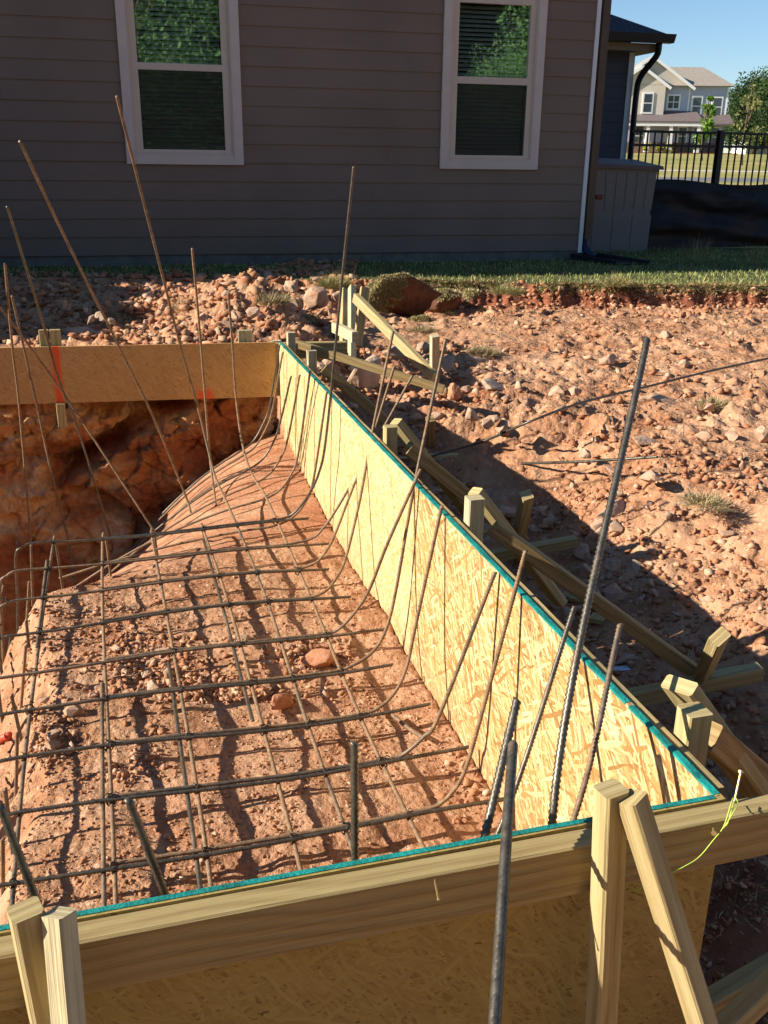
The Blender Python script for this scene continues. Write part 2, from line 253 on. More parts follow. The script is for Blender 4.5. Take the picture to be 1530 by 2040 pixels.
# ------------------------------------------------------------------ object helpers
def tag(o, label=None, cat=None, group=None, kind=None):
    if label: o['label'] = label
    if cat: o['category'] = cat
    if group: o['group'] = group
    if kind: o['kind'] = kind
    return o
def wloc(o): return Vector(o['_w']) if '_w' in o else Vector(o.location)
def empty(name, loc, label=None, cat=None, group=None):
    o = bpy.data.objects.new(name, None); COL.objects.link(o); o.location = Vector(loc); o.empty_display_size = .1
    LOC[o.name] = Vector(loc); return tag(o, label, cat, group)
LOC = {}
def mk(name, verts, faces, mat, parent=None, uvs=None, smooth=False, origin=None):
    V = np.asarray(verts, dtype=float)
    if origin is None:
        origin = np.array([(V[:,0].min()+V[:,0].max())/2, (V[:,1].min()+V[:,1].max())/2, V[:,2].min()])
    origin = np.asarray(origin, dtype=float)
    me = bpy.data.meshes.new(name); L = V-origin
    if isinstance(faces, np.ndarray):
        n, k = faces.shape; me.vertices.add(len(L)); me.vertices.foreach_set('co', L.ravel()); me.loops.add(n*k); me.loops.foreach_set('vertex_index', faces.ravel().astype(np.int32))
        me.polygons.add(n); me.polygons.foreach_set('loop_start', np.arange(0, n*k, k, dtype=np.int32)); me.update(calc_edges=True); me.validate()
    else: me.from_pydata(L.tolist(), [], faces)
    if uvs is not None:
        ul = me.uv_layers.new(name='UVMap'); ul.data.foreach_set('uv', np.asarray(uvs, dtype=float).ravel())
    if smooth: me.polygons.foreach_set('use_smooth', np.ones(len(me.polygons), dtype=bool))
    for mm in (mat if isinstance(mat, (list, tuple)) else [mat]): me.materials.append(mm)
    me.update()
    o = bpy.data.objects.new(name, me); COL.objects.link(o)
    LOC[o.name] = Vector(origin)
    if parent is not None: o.parent = parent; o.location = Vector(origin)-LOC[parent.name]
    else: o.location = Vector(origin)
    return o
class MB:
    def __init__(s): s.v = []; s.f = []; s.uv = []
    def face(s, pts, uv):
        b = len(s.v); s.v += [tuple(p) for p in pts]; s.f.append(tuple(range(b, b+len(pts)))); s.uv += list(uv)
    def box(s, P, Q, w, h, up=(0,0,1), bev=.003, taper=1., jit=0., notch=0.):
        """Bar of lumber from P to Q: w across, h along 'up'; chamfered edges, UV in metres along the grain."""
        P = np.asarray(P, float); Q = np.asarray(Q, float); d = Q-P; L = np.linalg.norm(d); d = d/L
        up = np.asarray(up, float); x = np.cross(d, up); x /= np.linalg.norm(x); y = np.cross(x, d)
        def ring(c, k): 
            a, b_ = w/2*k, h/2*k; e = bev
            return [c + x*i + y*j for i, j in ((-a+e,-b_),(a-e,-b_),(a,-b_+e),(a,b_-e),(a-e,b_),(-a+e,b_),(-a,b_-e),(-a,-b_+e))]
        nseg = max(1, int(L/.25)) if jit else 1
        rs = []
        for i in range(nseg+1):
            k = i/nseg; c = P + d*L*k
            if jit and 0 < i < nseg: c = c + x*random.uniform(-jit, jit) + y*random.uniform(-jit, jit)
            rs.append((ring(c, 1+(taper-1)*k), L*k))
        per = [0]
        r0 = rs[0][0]
        for i in range(8): per.append(per[-1]+np.linalg.norm(r0[(i+1)%8]-r0[i]))
        uo = random.random()*3
        for (ra, la), (rb, lb) in zip(rs[:-1], rs[1:]):
            for i in range(8):
                j = (i+1)%8; s.face([ra[i], ra[j], rb[j], rb[i]], [(uo+la, per[i]), (uo+la, per[i+1]), (uo+lb, per[i+1]), (uo+lb, per[i])])
        cu = lambda r: [(uo+.3*float(np.dot(p-P, x)), float(np.dot(p-P, y))*1.5) for p in r]
        s.face(rs[0][0][::-1], cu(rs[0][0][::-1])); s.face(rs[-1][0], cu(rs[-1][0]))
        return s
    def quad(s, a, b, c, d, su=None, sv=None):
        a, b, c, d = (np.asarray(q, float) for q in (a, b, c, d)); su = su or np.linalg.norm(b-a); sv = sv or np.linalg.norm(d-a)
        s.face([a, b, c, d], [(0, 0), (su, 0), (su, sv), (0, sv)]); return s
    def hexa(s, p):   # eight corners: bottom 0-3, top 4-7
        for q in ((3,2,1,0), (4,5,6,7), (0,1,5,4), (1,2,6,5), (2,3,7,6), (3,0,4,7)): s.quad(*[p[i] for i in q])
        return s
    def build(s, name, mat, parent=None, smooth=False, origin=None): return mk(name, s.v, s.f, mat, parent, s.uv, smooth, origin)
def lumber(name, P, Q, w, h, mat, label, cat, up=(0,0,1), group=None, **kw):
    return tag(MB().box(P, Q, w, h, up, **kw).build(name, mat), label, cat, group)

# ------------------------------------------------------------------ noise + terrain
_tab = np.random.default_rng(5).random((256, 256))
def vnoise(x, y):
    xi = np.floor(x).astype(int); yi = np.floor(y).astype(int); fx = x-xi; fy = y-yi; fx = fx*fx*(3-2*fx); fy = fy*fy*(3-2*fy)
    g = lambda i, j: _tab[i & 255, j & 255]
    return (g(xi,yi)*(1-fx)+g(xi+1,yi)*fx)*(1-fy) + (g(xi,yi+1)*(1-fx)+g(xi+1,yi+1)*fx)*fy
def fbm(x, y, o=4, gain=.5):
    r = 0; a = 1; tot = 0
    for i in range(o): r = r + a*(vnoise(x*2**i+17*i, y*2**i+31*i)-.5); tot += a; a *= gain
    return r/tot*2
def ss(a, b, x): k = np.clip((x-a)/(b-a), 0, 1); return k*k*(3-2*k)
def ycut(x): return 8.62 + .10*fbm(x*1.3, x*0+3.3, 3) + .07*fbm(x*6, x*0+9, 3, .7)
def height(x, y):
    x = np.asarray(x, float); y = np.asarray(y, float)
    s = (x-C0[0])*BX[0] + (y-C0[1])*BX[1]; t = (x-C0[0])*AX[0] + (y-C0[1])*AX[1]
    nb = fbm(x*1.5, y*1.5, 4); pm = .6 + 1.0*ss(-.25, .35, fbm(x*2.3+7, y*2.3+2, 4)); nf = fbm(x*9, y*9, 4, .6)*pm; nv = fbm(x*32, y*32, 3, .6)*pm
    # inside the forms
    shelf = -.598 + .024*fbm(x*3, y*3, 3) + .012*nf + .005*nv
    sp = np.maximum(s, 0)
    h4 = np.maximum(-.49 - .25*sp - .60*sp*sp, -1.7) - .6*np.clip(t-3.98, 0, None)
    w = np.clip((t + .10*nb - 2.45)/1.5, 0, 1); w = w*.85 + .15*ss(0, 1, w)
    zin = shelf*(1-w) + h4*w + (.020*fbm(s*2.2+t*1.2, t*6-s*3, 4) + .008*fbm(s*6+t*3, t*22-s*9, 3))*w
    zin = zin - np.clip(s-(1.13+.07*nb+.05*nf), 0, None)*(1.7+1.3*w)
    zin = np.maximum(zin, -1.75+.05*nb)
    zin = zin + ss(4.2, 6.2, s)*1.65; zin = zin + (-.12-zin)*ss(1.9, 2.15, s+.06*nf)*ss(3.45, 3.7, t)  # second step: unseen bank added at the far left to shade the pit wall
    # right of the right form
    u = -s; g = ss(2.8, 4.1, t)
    zt = -.63 + .27*g; zb = -.34 + .04*ss(0, 4, t) + .07*ss(1.5, 3.2, u) - .05*ss(7.3, 8.5, y)
    zr = zt + (zb-zt)*ss(.58-.10*g, 1.7-.75*g, u+.12*nb) + .03*nb*ss(.2, .8, u) + (.034*nf + .020*nv + .03*np.abs(fbm(x*5, y*5, 3)))*ss(.05,.7,u)**.5 + .006*nf
    zr = np.where(u < -.0, zt, zr)
    # behind the far form
    heap = .27*np.exp(-((x+.72)/.72)**4 - ((y-7.0)/.85)**2) + .12*np.exp(-((x+2.6)/1.0)**2-((y-7.3)/.5)**2) - .06*np.exp(-((x+2.2)/1.2)**2-((y-6.3)/.35)**2)
    zf = -.15 + heap + .03*nb + .05*nf + .028*nv
    kf = ss(-.75, -.15, s + .15*nb)
    zback = zr*(1-kf) + zf*kf
    zback = np.where(s < -.9, zr, zback)
    inside = (s > -.006) & (t > -.006) & (t < 4.14 + .46*ss(.0,.25,s))
    front = (t <= -.006) & (s > -.006)
    back = (t >= 4.14 + .46*ss(.0,.25,s)) & (s > -.9)
    bl = ss(3.7, 4.4, t)
    zout = np.where(s > -.9, zr*(1-bl) + zback*bl, zr)
    z = np.where(inside, zin, np.where(front, -.65+.02*nb+.012*nf, np.where(s > -.006, zback, zout)))
    # towards the lawn
    zex = z
    cut = ycut(x); k = ss(cut-.20+.06*nf+.06*nv, cut+.02*nv, y)
    z = zex + (-.10 + .015*nb - zex)*k
    # unseen mound added left of the frame to cast shade on the rubble
    d = np.sqrt(((x+5.5)/1.25)**2 + ((y-6.6)/2.0)**2)
    z = z + 1.72*np.exp(-d**5)*(1+.08*nf)*ss(-3.1, -3.9, x)
    # far ground rises past the fence
    z = z + .085*np.clip(y-13, 0, None)**.97*ss(13, 20, y)*.27*(1-ss(104, 125, y)) + 1.75*ss(104, 125, y)
    return z
def hopz(s, t):
    w = min(max((t-2.45)/1.5, 0), 1); return -.598*(1-w) + (-.49-.25*s-.60*s*s)*w
def axis(fine, lo, hi, grow=1.28, extra=()):
    a = list(fine); d = a[-1]-a[-2]
    while a[-1] < hi: d *= grow; a.append(a[-1]+d)
    d = a[1]-a[0]; b = []
    x = a[0]
    while x > lo: d *= grow; x -= d; b.append(x)
    a = b[::-1]+a
    return np.array(sorted(set(a) | set(extra)))
yf = [.7]
while yf[-1] < 9.1: yf.append(yf[-1] + .0105 + .0016*yf[-1])
xs = axis(np.arange(-3.1, 3.7, .0165), -260, 260); ys = axis(yf, -70, 420, extra=(33.0, 36.5, 43.6, 45.2, 12.6, 99, 100.5))
X, Y = np.meshgrid(xs, ys, indexing='ij'); Z = height(X, Y)
nx, ny = X.shape; idx = np.arange(nx*ny).reshape(nx, ny)
quads = np.stack([idx[:-1,:-1], idx[1:,:-1], idx[1:,1:], idx[:-1,1:]], -1).reshape(-1, 4)
cx = .25*(X[:-1,:-1]+X[1:,:-1]+X[1:,1:]+X[:-1,1:]).ravel(); cy = .25*(Y[:-1,:-1]+Y[1:,:-1]+Y[1:,1:]+Y[:-1,1:]).ravel()
PV = np.stack([X, Y, Z], -1).reshape(-1, 3)
def region(name, mask, mat, **kw):
    q = quads[mask]; used, inv = np.unique(q, return_inverse=True)
    o = mk(name, PV[used], inv.reshape(-1, 4), mat, smooth=True, origin=(0,0,0)); return tag(o, kind='structure')
isl = (cy > ycut(cx)-.005) & (cy <= 12.6) & (cx > -40) & (cx < 40)
isw = (cy > 43.6) & (cy < 45.2); isr = (cy > 33.0) & (cy < 36.5); isf = (cy > 12.6) & ~isw & ~isr
isp = (cy < -4) | ((cy <= 12.6) & ((cx < -40) | (cx > 40)))
cs_ = (cx-C0[0])*BX[0]+(cy-C0[1])*BX[1]; ct_ = (cx-C0[0])*AX[0]+(cy-C0[1])*AX[1]
iss = (cs_ > 0) & (cs_ < 3) & (ct_ > 2.62+.16*fbm(cx*3, cy*3, 4)) & (ct_ < 4.14)
region('excavation_slope', iss, M['clay'])
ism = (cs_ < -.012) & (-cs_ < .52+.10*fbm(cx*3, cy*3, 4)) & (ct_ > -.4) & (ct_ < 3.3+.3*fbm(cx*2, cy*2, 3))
region('trench_floor', ism & ~iss, M['trenchshade'])  # dug soil coloured darker to deepen the trench shade
isc = (cx > -.4) & (cx < 8) & (cy > ycut(cx)-.24+.10*fbm(cx*5, cy*5, 3)) & ~isl & (cy < 9.2)
region('cut_bank', isc, M['cutsoil'])  # redder moist soil, its colour darkened further for shade under the turf
region('ground', ~(isl | isw | isr | isf | isp | iss | isc | ism), M['dirt']); region('lawn', isl, M['lawn_soil']); region('far_lawn', isf | isp, M['farlawn']); region('sidewalk', isw, M['walk']); region('street', isr, M['asphalt'])

# clay face of the pit under the far form
ns, nz = 430, 230
S_, Z_ = np.meshgrid(np.linspace(-.30, 2.9, ns), np.linspace(-.20, -1.9, nz), indexing='ij')
n1 = fbm(S_*2.2, Z_*2.6, 4); n2 = fbm(S_*7+3, Z_*8, 4, .6); n3 = fbm(S_*26, Z_*26, 3, .6)
def facets(S, Z, n, seed, tilt, amp, warp):
    g = np.random.default_rng(seed); ps = g.uniform(-.5, 3.1, n); pz = g.uniform(-2.1, 0, n); a = g.normal(0, tilt, n); c = g.normal(0, tilt, n); h = g.uniform(-amp, amp, n)
    ws = S + warp*fbm(S*5, Z*5, 3); wz = Z*1.25 + warp*fbm(S*5+9, Z*5+4, 3); best = np.full(S.shape, 9.); sec = best.copy(); T = np.zeros(S.shape)
    for i in range(n):
        d = np.hypot(ws-ps[i], wz-pz[i]*1.25); k = d < best; sec = np.where(k, best, np.minimum(sec, d)); T = np.where(k, h[i]+a[i]*(S-ps[i])+c[i]*(Z-pz[i]), T); best = np.where(k, d, best)
    return T, sec-best
fa, ea = facets(S_, Z_, 34, 3, .17, .030, .16); fb, eb = facets(S_, Z_, 420, 4, .42, .014, .06)
rg = lambda f, o: sum((.5**i)*(1-np.abs(fbm(S_*f*2**i+3*i+.25*n1, Z_*f*1.5*2**i+5*i, 2))) for i in range(o))
T_ = 4.10 + .05*n1 + .35*fa + .6*fb - .034*(rg(4.2, 5)-1.6) + .022*n2 + .026*n3 + .010*ss(.025, .0, ea) + .010*ss(.016, 0, eb)
T_ += .25*ss(.10, .02, np.abs((Z_+.62) + .62*(S_-1.05) + .08*n2))*ss(.30, .5, S_)*ss(1.35, 1.1, S_)     # a cleft running down to the right
T_ += .24*ss(.11, .02, np.abs(Z_+.315+.03*n2))*ss(.40, .50, S_)*ss(1.08, .95, S_)                       # hollow under the board
T_ -= .10*ss(-.6, -1.3, Z_)
T_ = np.maximum(T_ + S_*.05, 4.0+.115*S_ - .06*ss(-.34, -.5, Z_))
P_ = C0 + BX*S_[...,None] + AX*T_[...,None]; P_[...,2] = Z_
ii = np.arange(ns*nz).reshape(ns, nz); qd = np.stack([ii[:-1,:-1], ii[:-1,1:], ii[1:,1:], ii[1:,:-1]], -1).reshape(-1, 4)
tag(mk('excavation_wall', P_.reshape(-1, 3), qd, M['pit'], smooth=False, origin=(0,0,0)), kind='structure')

# ------------------------------------------------------------------ forms
def sheet(P, d, L, n, th, z0, z1, mat, name, parent, u0=0, cutz=None):
    """Strand-board sheet: from P along d for L, thickness th along n, heights z0..z1, UV in metres."""
    mb = MB(); P = np.asarray(P, float); k = np.array([0,0,1.])
    a, b_, c, e = P+k*z0, P+d*L+k*z0, P+d*L+k*z1, P+k*z1; o = n*th; H_ = z1-z0
    uv = [(u0,0),(u0+L,0),(u0+L,H_),(u0,H_)]
    mb.face([a,b_,c,e], uv); mb.face([b_+o,a+o,e+o,c+o], [(u0+L,0),(u0,0),(u0,H_),(u0+L,H_)])
    mb.face([b_,b_+o,c+o,c], [(0,0),(th,0),(th,H_),(0,H_)]); mb.face([a+o,a,e,e+o], [(0,0),(th,0),(th,H_),(0,H_)])
    mb.face([e,c,c+o,e+o], [(u0,0),(u0+L,0),(u0+L,th),(u0,th)]); mb.face([b_,a,a+o,b_+o], [(u0,0),(u0+L,0),(u0+L,th),(u0,th)])
    return mb.build(name, mat, parent)
def paint_strip(P, d, L, n, th, parent, name='painted_edge', gap=None, drip=.0022):
    """Spray paint over the top edge of a sheet, wandering a little down its inner face."""
    N = int(L/.012); mb = MB(); P = np.asarray(P, float); k = np.array([0,0,1.]); h = .0012
    pr = [drip*(.7+.6*vnoise(np.array(i*.35), np.array(L*7.))+.5*vnoise(np.array(i*1.3), np.array(3.))) for i in range(N+1)]
    for i in range(N):
        if gap and gap[0] < i/N*L < gap[1]: continue
        a, b_ = P+d*(L*i/N), P+d*(L*(i+1)/N); f = -n*.0016; z0, z1 = float(pr[i]), float(pr[i+1])
        mb.face([a+f-k*z0, b_+f-k*z1, b_+f+k*h, a+f+k*h], [(0,0)]*4); mb.face([a+f+k*h, b_+f+k*h, b_+n*th+k*h, a+n*th+k*h], [(0,0)]*4)
    return mb.build(name, M['teal'], parent)
RT = .0115
# right form: two and a half sheets along t, outside is -s
rf = empty('plywood_form', W(0, 2, -.62), 'long strand board form with teal top edge running back on the right', 'concrete form')
sd = -BX
def rpanel(t0, t1, z0, z1, mat, off=0): return sheet(W(off, t0, 0), AX, t1-t0, sd, RT, z0, z1, mat, 'board_sheet', rf, u0=t0)
rpanel(0, 1.572, -.64, 0, M['osb_gold']); rpanel(1.576, 3.975, -.64, .0015, M['osb_pale'], -.001)
paint_strip(W(0, .002, 0), AX, 1.57, sd, RT*.85, rf, gap=(.258, .275), drip=.003); paint_strip(W(-.001, 1.578, .0015), AX, 2.39, sd, RT*.85, rf)
MB().box(W(-.0235, .02, -.049), W(-.0235, 2.05, -.049), .021, .089, jit=.0012).build('top_rail', M['lumber_brown'], rf)
MB().box(W(-.0240, 2.054, -.048), W(-.0240, 3.99, -.048), .021, .089, jit=.0012).build('top_rail', M['lumber'], rf)
# far form
PF0 = gz(548, 682, 0); PF1 = gz(0, 693, 0); dF = PF1-PF0; dF[2] = 0; dF /= np.linalg.norm(dF); nF = np.array([dF[1], -dF[0], 0]); nF = nF if nF@AX > 0 else -nF
ff = empty('plywood_form', PF0+dF*1.2-np.array([0,0,.3]), 'low strand board form at the back with orange paint marks', 'concrete form')
sheet(PF0, dF, 2.5, nF, RT, -.295, 0, M['osb_orange'], 'board_sheet', ff)
MB().box(PF0-dF*.385+nF*.031+np.array([0,0,-.05]), PF0+dF*2.5+nF*.031+np.array([0,0,-.05]), .038, .085, jit=.0015).build('top_rail', M['lumber_brown'], ff)
MB().box(PF0-dF*.01+nF*.06+np.array([0,0,-.30]), PF0-dF*.01+nF*.06+np.array([0,0,.0]), .04, .05, up=dF).build('end_cleat', M['lumber_pale'], ff)
# near form, outside is -t
nf_ = empty('plywood_form', W(.7, -.03, -.65), 'near strand board form with a lumber rail along its top, closest to the viewer', 'concrete form')
nd = -AX
sheet(W(-.0115, 0, 0), BX, 2.35, nd, RT, -.645, 0, M['osb_brown'], 'board_sheet', nf_, u0=.4)
paint_strip(W(.004, 0, 0), BX, 2.3, nd, RT*.66, nf_, drip=.0015)
MB().box(W(-.62, -.0315, -.047), W(2.33, -.0315, -.047), .038, .089, jit=.0012).build('top_rail', M['lumber_brown'], nf_)
def nail(P, d, L, parent, r=.0018, head=.0042):
    mb = MB(); d = np.asarray(d, float); d /= np.linalg.norm(d); q = np.array([0,0,1.]) if abs(d[2]) < .9 else np.array([1.,0,0]); x = np.cross(d, q); x /= np.linalg.norm(x); y = np.cross(d, x)
    P = np.asarray(P, float); prof = [(0, r), (L*.94, r), (L*.94, head), (L, head)]
    rings = [[P+d*a+x*math.cos(i*math.pi/4)*b_+y*math.sin(i*math.pi/4)*b_ for i in range(8)] for a, b_ in prof]
    for A, B in zip(rings[:-1], rings[1:]):
        for i in range(8): mb.face([A[i], A[(i+1)%8], B[(i+1)%8], B[i]], [(0,0)]*4)
    mb.face(rings[-1], [(0,0)]*8); return mb.build('nail', M['nail'], parent)
n0 = gz(1462, 1601, 0); nail(n0-np.array([0,0,.01]), [.016, .03, .05], .060, nf_)
pn = gt(1421, 1648, -.0505); nail(pn, [-.3, -1, .25], .022, nf_); pn = gt(865, 1749, -.0505); nail(pn, [.22, -.45, -.9], .030, nf_, .0016, .0026)

# stakes and bracing of the near form
_t, _b = gt(1218, 1571, -.080), gt(1197, 2040, -.083); _e = _b+(_b-_t)*.75
lumber('stake', _e, _t, .039, .036, M['lumber'], 'square stake with a chamfered top standing against the near rail, right of centre', 'stake', up=(.42,-.9,0), bev=.004, jit=.0008)
_t, _b = gt(1258, 1588, -.100), gt(1399, 2040, -.185); 
lumber('brace', _t, _b+(_b-_t)*.7, .036, .032, M['lumber'], 'long brace leaning from the near rail towards the viewer, beside the square stake', 'brace', up=(.5,-.6,.6), bev=.003, jit=.0008)
_t, _b = gt(50, 1812, -.074), gt(95, 2040, -.076); 
lumber('stake', _b+(_b-_t)*1.4, _t, .037, .034, M['lumber'], 'rough grained stake at the lower left corner against the near rail', 'stake', up=(.55,-.8,0), bev=.004, jit=.0008)
_t, _b = gt(117, 1818, -.085), gt(137, 2040, -.130); 
lumber('brace', _t, _b+(_b-_t)*1.4, .032, .030, M['lumber_pale'], 'pale sunlit brace leaning next to the rough grained stake at lower left', 'brace', up=(-.35,-.6,.6), bev=.003, jit=.0008)
lumber('kicker_board', gz(1395, 2012, -.50), gz(1560, 1915, -.50), .036, .045, M['lumber_brown'], 'kicker board lying on shaded dirt in the lower right corner, the upper one', 'board')
lumber('brace', gz(1425, 2070, -.46), gz(1570, 1930, -.34), .036, .036, M['lumber'], 'brace end crossing the lower right corner in front of the kicker board', 'brace')

# stakes, kickers and braces of the right form
GR = 'stakes along the outside of the right form'
def stake(P, top, w, h, mat, label, up, foot=.35, lean=(0,0), group=None, nm='stake'):
    P = np.asarray(P, float); return lumber(nm, P-np.array([lean[0], lean[1], foot]), P+np.array([0,0,top]), w, h, mat, label, 'stake', up=up, group=group, bev=.003)
upA = tuple(AX)
stake(W(-.058, 3.93, 0), .06, .042, .042, M['lumber_pale'], 'short stake top at the far right corner where the two forms meet', upA, .5)
stake(W(-.060, 3.40, 0), .062, .044, .042, M['lumber_pale'], 'stake second from the far end of the right form, dark brace beside it', upA, .6)
stake(W(-.060, 2.045, 0), .05, .042, .042, M['lumber'], 'stake behind the middle of the right form just past the board seam', upA, .65)
stake(W(-.068, 1.24, 0), .062, .045, .043, M['lumber_pale'], 'sunlit stake above the golden board with a split scrap beside its top', upA, .65)
stake(W(-.064, .165, 0), .045, .045, .045, M['lumber'], 'stake with a knot near its top at the near end of the right form', upA, .65)
for (s, t, z, sc, lab) in ((-.115, 2.10, .045, .9, 'split board end showing left of the middle stake'), (-.112, 1.30, .050, .8, 'splintered board end beside the sunlit stake'), (-.100, .232, .04, 1.25, 'wide sawn board end behind the knotty stake')):
    lumber('brace', W(s+.012, t+.02, z), W(s-.30, t+.05, z-.40), .055*sc, .030, M['lumber'], 'brace with '+lab, 'brace', up=tuple(AX*.2+np.array([0,0,1.])), bev=.004)
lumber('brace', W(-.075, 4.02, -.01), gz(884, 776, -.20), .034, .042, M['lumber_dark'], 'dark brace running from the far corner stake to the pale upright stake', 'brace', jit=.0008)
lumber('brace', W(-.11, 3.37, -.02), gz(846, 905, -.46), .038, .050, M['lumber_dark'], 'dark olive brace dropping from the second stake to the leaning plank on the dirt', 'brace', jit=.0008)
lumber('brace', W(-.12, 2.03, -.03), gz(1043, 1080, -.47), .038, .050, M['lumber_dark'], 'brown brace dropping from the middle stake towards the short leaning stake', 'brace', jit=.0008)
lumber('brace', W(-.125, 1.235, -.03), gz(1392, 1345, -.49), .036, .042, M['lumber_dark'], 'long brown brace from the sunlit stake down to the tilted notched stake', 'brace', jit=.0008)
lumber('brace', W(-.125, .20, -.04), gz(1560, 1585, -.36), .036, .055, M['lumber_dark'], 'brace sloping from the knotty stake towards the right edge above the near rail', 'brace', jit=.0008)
lumber('stake', W(-.95, 4.16, -.50), gz(866, 668, .0), .046, .044, M['lumber_pale'], 'pale upright stake standing alone in rubble at the end of two braces', 'stake', up=upA)
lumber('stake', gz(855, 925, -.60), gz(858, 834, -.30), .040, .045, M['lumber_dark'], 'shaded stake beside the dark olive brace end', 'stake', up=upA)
lumber('stake', gz(1026, 1120, -.62), gz(1049, 986, -.22), .044, .040, M['lumber'], 'short leaning stake in the shaded trench with a lit top', 'stake', up=upA)
lumber('stake', gz(1385, 1380, -.60), gz(1434, 1268, -.22), .050, .034, M['lumber'], 'tilted stake with a notched top in the shaded trench', 'stake', up=(.3,-.9,.2))
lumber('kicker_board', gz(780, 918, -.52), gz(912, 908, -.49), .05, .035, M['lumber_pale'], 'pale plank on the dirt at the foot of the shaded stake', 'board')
lumber('kicker_board', gz(965, 1110, -.55), gz(1148, 1078, -.50), .045, .042, M['lumber'], 'kicker board lying behind the short leaning stake', 'board')
lumber('kicker_board', gz(1240, 1395, -.54), gz(1514, 1338, -.47), .045, .045, M['lumber'], 'kicker board crossing in front of the tilted notched stake', 'board')
# bracing beyond the far corner
lumber('stake', gz(701, 745, -.30), gz(701, 573, .12), .040, .045, M['lumber_pale'], 'bright square stake, tallest of the cluster beyond the far corner', 'stake', up=upA)
lumber('stake', gz(684, 690, -.12), gz(685, 579, .12), .040, .036, M['lumber'], 'narrow stake left of the bright square stake beyond the far corner', 'stake', up=upA)
lumber('stake', gz(712, 690, -.18), gz(727, 573, .16), .055, .030, M['lumber'], 'leaning stake right of the bright square stake beyond the far corner', 'stake', up=upA)
lumber('board', gz(667, 652, .0), gz(708, 672, .0), .04, .06, M['lumber_pale'], 'short lit board end resting by the stake cluster beyond the far corner', 'board')
lumber('brace', gz(708, 593, .10), gz(866, 752, -.24), .036, .062, M['lumber'], 'long bright brace from the stake cluster down to the lone upright stake', 'brace')
lumber('stake', gz(677, 745, -.45), gz(677, 703, -.2), .035, .045, M['lumber_pale'], 'small stake under the end of the far rail', 'stake', up=upA)
for a, b_, lab, h in ((83, 100, 'left piece of the three stake tops behind the far form', 651), (101, 112, 'middle piece of the three stake tops behind the far form', 654), (113, 122, 'right piece of the three stake tops behind the far form', 653)):
    z = .075; P = gz((a+b_)/2, h, z); P = P - nF*((P-PF0)@nF-.075); P[2] = z
    wd = (b_-a)/1900*5.0
    lumber('stake', P-np.array([0,0,.28]), P, wd, .03, M['lumber'], lab, 'stake', up=tuple(nF))
for a, b_, lab, h in ((473, 487, 'left half of the low double stake behind the far form', 656), (488, 502, 'right half of the low double stake behind the far form', 657)):
    z = .055; P = gz((a+b_)/2, h, z); P = P - nF*((P-PF0)@nF-.075); P[2] = z
    lumber('stake', P-np.array([0,0,.26]), P, (b_-a)/1900*5.0, .03, M['lumber_pale'], lab, 'stake', up=tuple(nF))
P = gz(124, 800, -.30); q = P - nF*((P-PF0)@nF+.012)
lumber('stake', q+np.array([.0,0,-.12]), q+np.array([0,0,.005]), .045, .022, M['lumber'], 'wood stake end showing below the orange stripe on the far form', 'stake', up=tuple(nF))

# mason string on the nail
def tube(pts, r, n=6, closed=False):
    pts = np.asarray(pts, float); V = []; Fq = []; d = np.gradient(pts, axis=0); d /= np.linalg.norm(d, axis=1)[:,None]
    ref = np.array([0,0,1.]) if abs(d[0][2]) < .9 else np.array([1.,0,0])
    x = np.cross(d[0], ref); x /= np.linalg.norm(x)
    for i, p in enumerate(pts):
        x = x - d[i]*(x@d[i]); x /= np.linalg.norm(x); y = np.cross(d[i], x)
        rr = r[i] if hasattr(r, '__len__') else r
        V += [p + (x*math.cos(a)+y*math.sin(a))*rr for a in np.arange(n)*2*math.pi/n]
    for i in range(len(pts)-1):
        for j in range(n): Fq.append((i*n+j, i*n+(j+1)%n, (i+1)*n+(j+1)%n, (i+1)*n+j))
    Fq.append(tuple(range(n))[::-1]); Fq.append(tuple((len(pts)-1)*n+j for j in range(n)))
    return V, Fq
def catmull(P, step=.02):
    P = [np.asarray(p, float) for p in P]; P = [2*P[0]-P[1]] + P + [2*P[-1]-P[-2]]; out = []
    for i in range(1, len(P)-2):
        a, b_, c, d = P[i-1:i+3]; n = max(2, int(np.linalg.norm(c-b_)/step))
        for k in range(n):
            u = k/n; out.append(.5*((2*b_)+(c-a)*u+(2*a-5*b_+4*c-d)*u*u+(3*b_-a-3*c+d)*u**3))
    out.append(P[-2]); return np.array(out)
tp = -.058
sp_ = [gt(1463, 1596, -.03), gt(1458, 1612, -.052), gt(1450, 1640, tp), gt(1440, 1652, tp), gt(1454, 1630, tp-.004), gt(1470, 1600, -.045), gt(1462, 1588, -.035), gt(1455, 1606, -.05), gt(1441, 1648, tp), gt(1420, 1675, tp-.006), gt(1392, 1708, tp-.012), gt(1360, 1728, tp-.016), gt(1325, 1745, tp-.018), gt(1262, 1775, tp-.02), gt(1255, 1760, tp-.004)]
v_, f_ = tube(catmull(sp_, .006), .0008, 5); tag(mk('mason_string', v_, f_, M['string'], smooth=True), 'lime green string knotted round the nail on the near rail', 'string')

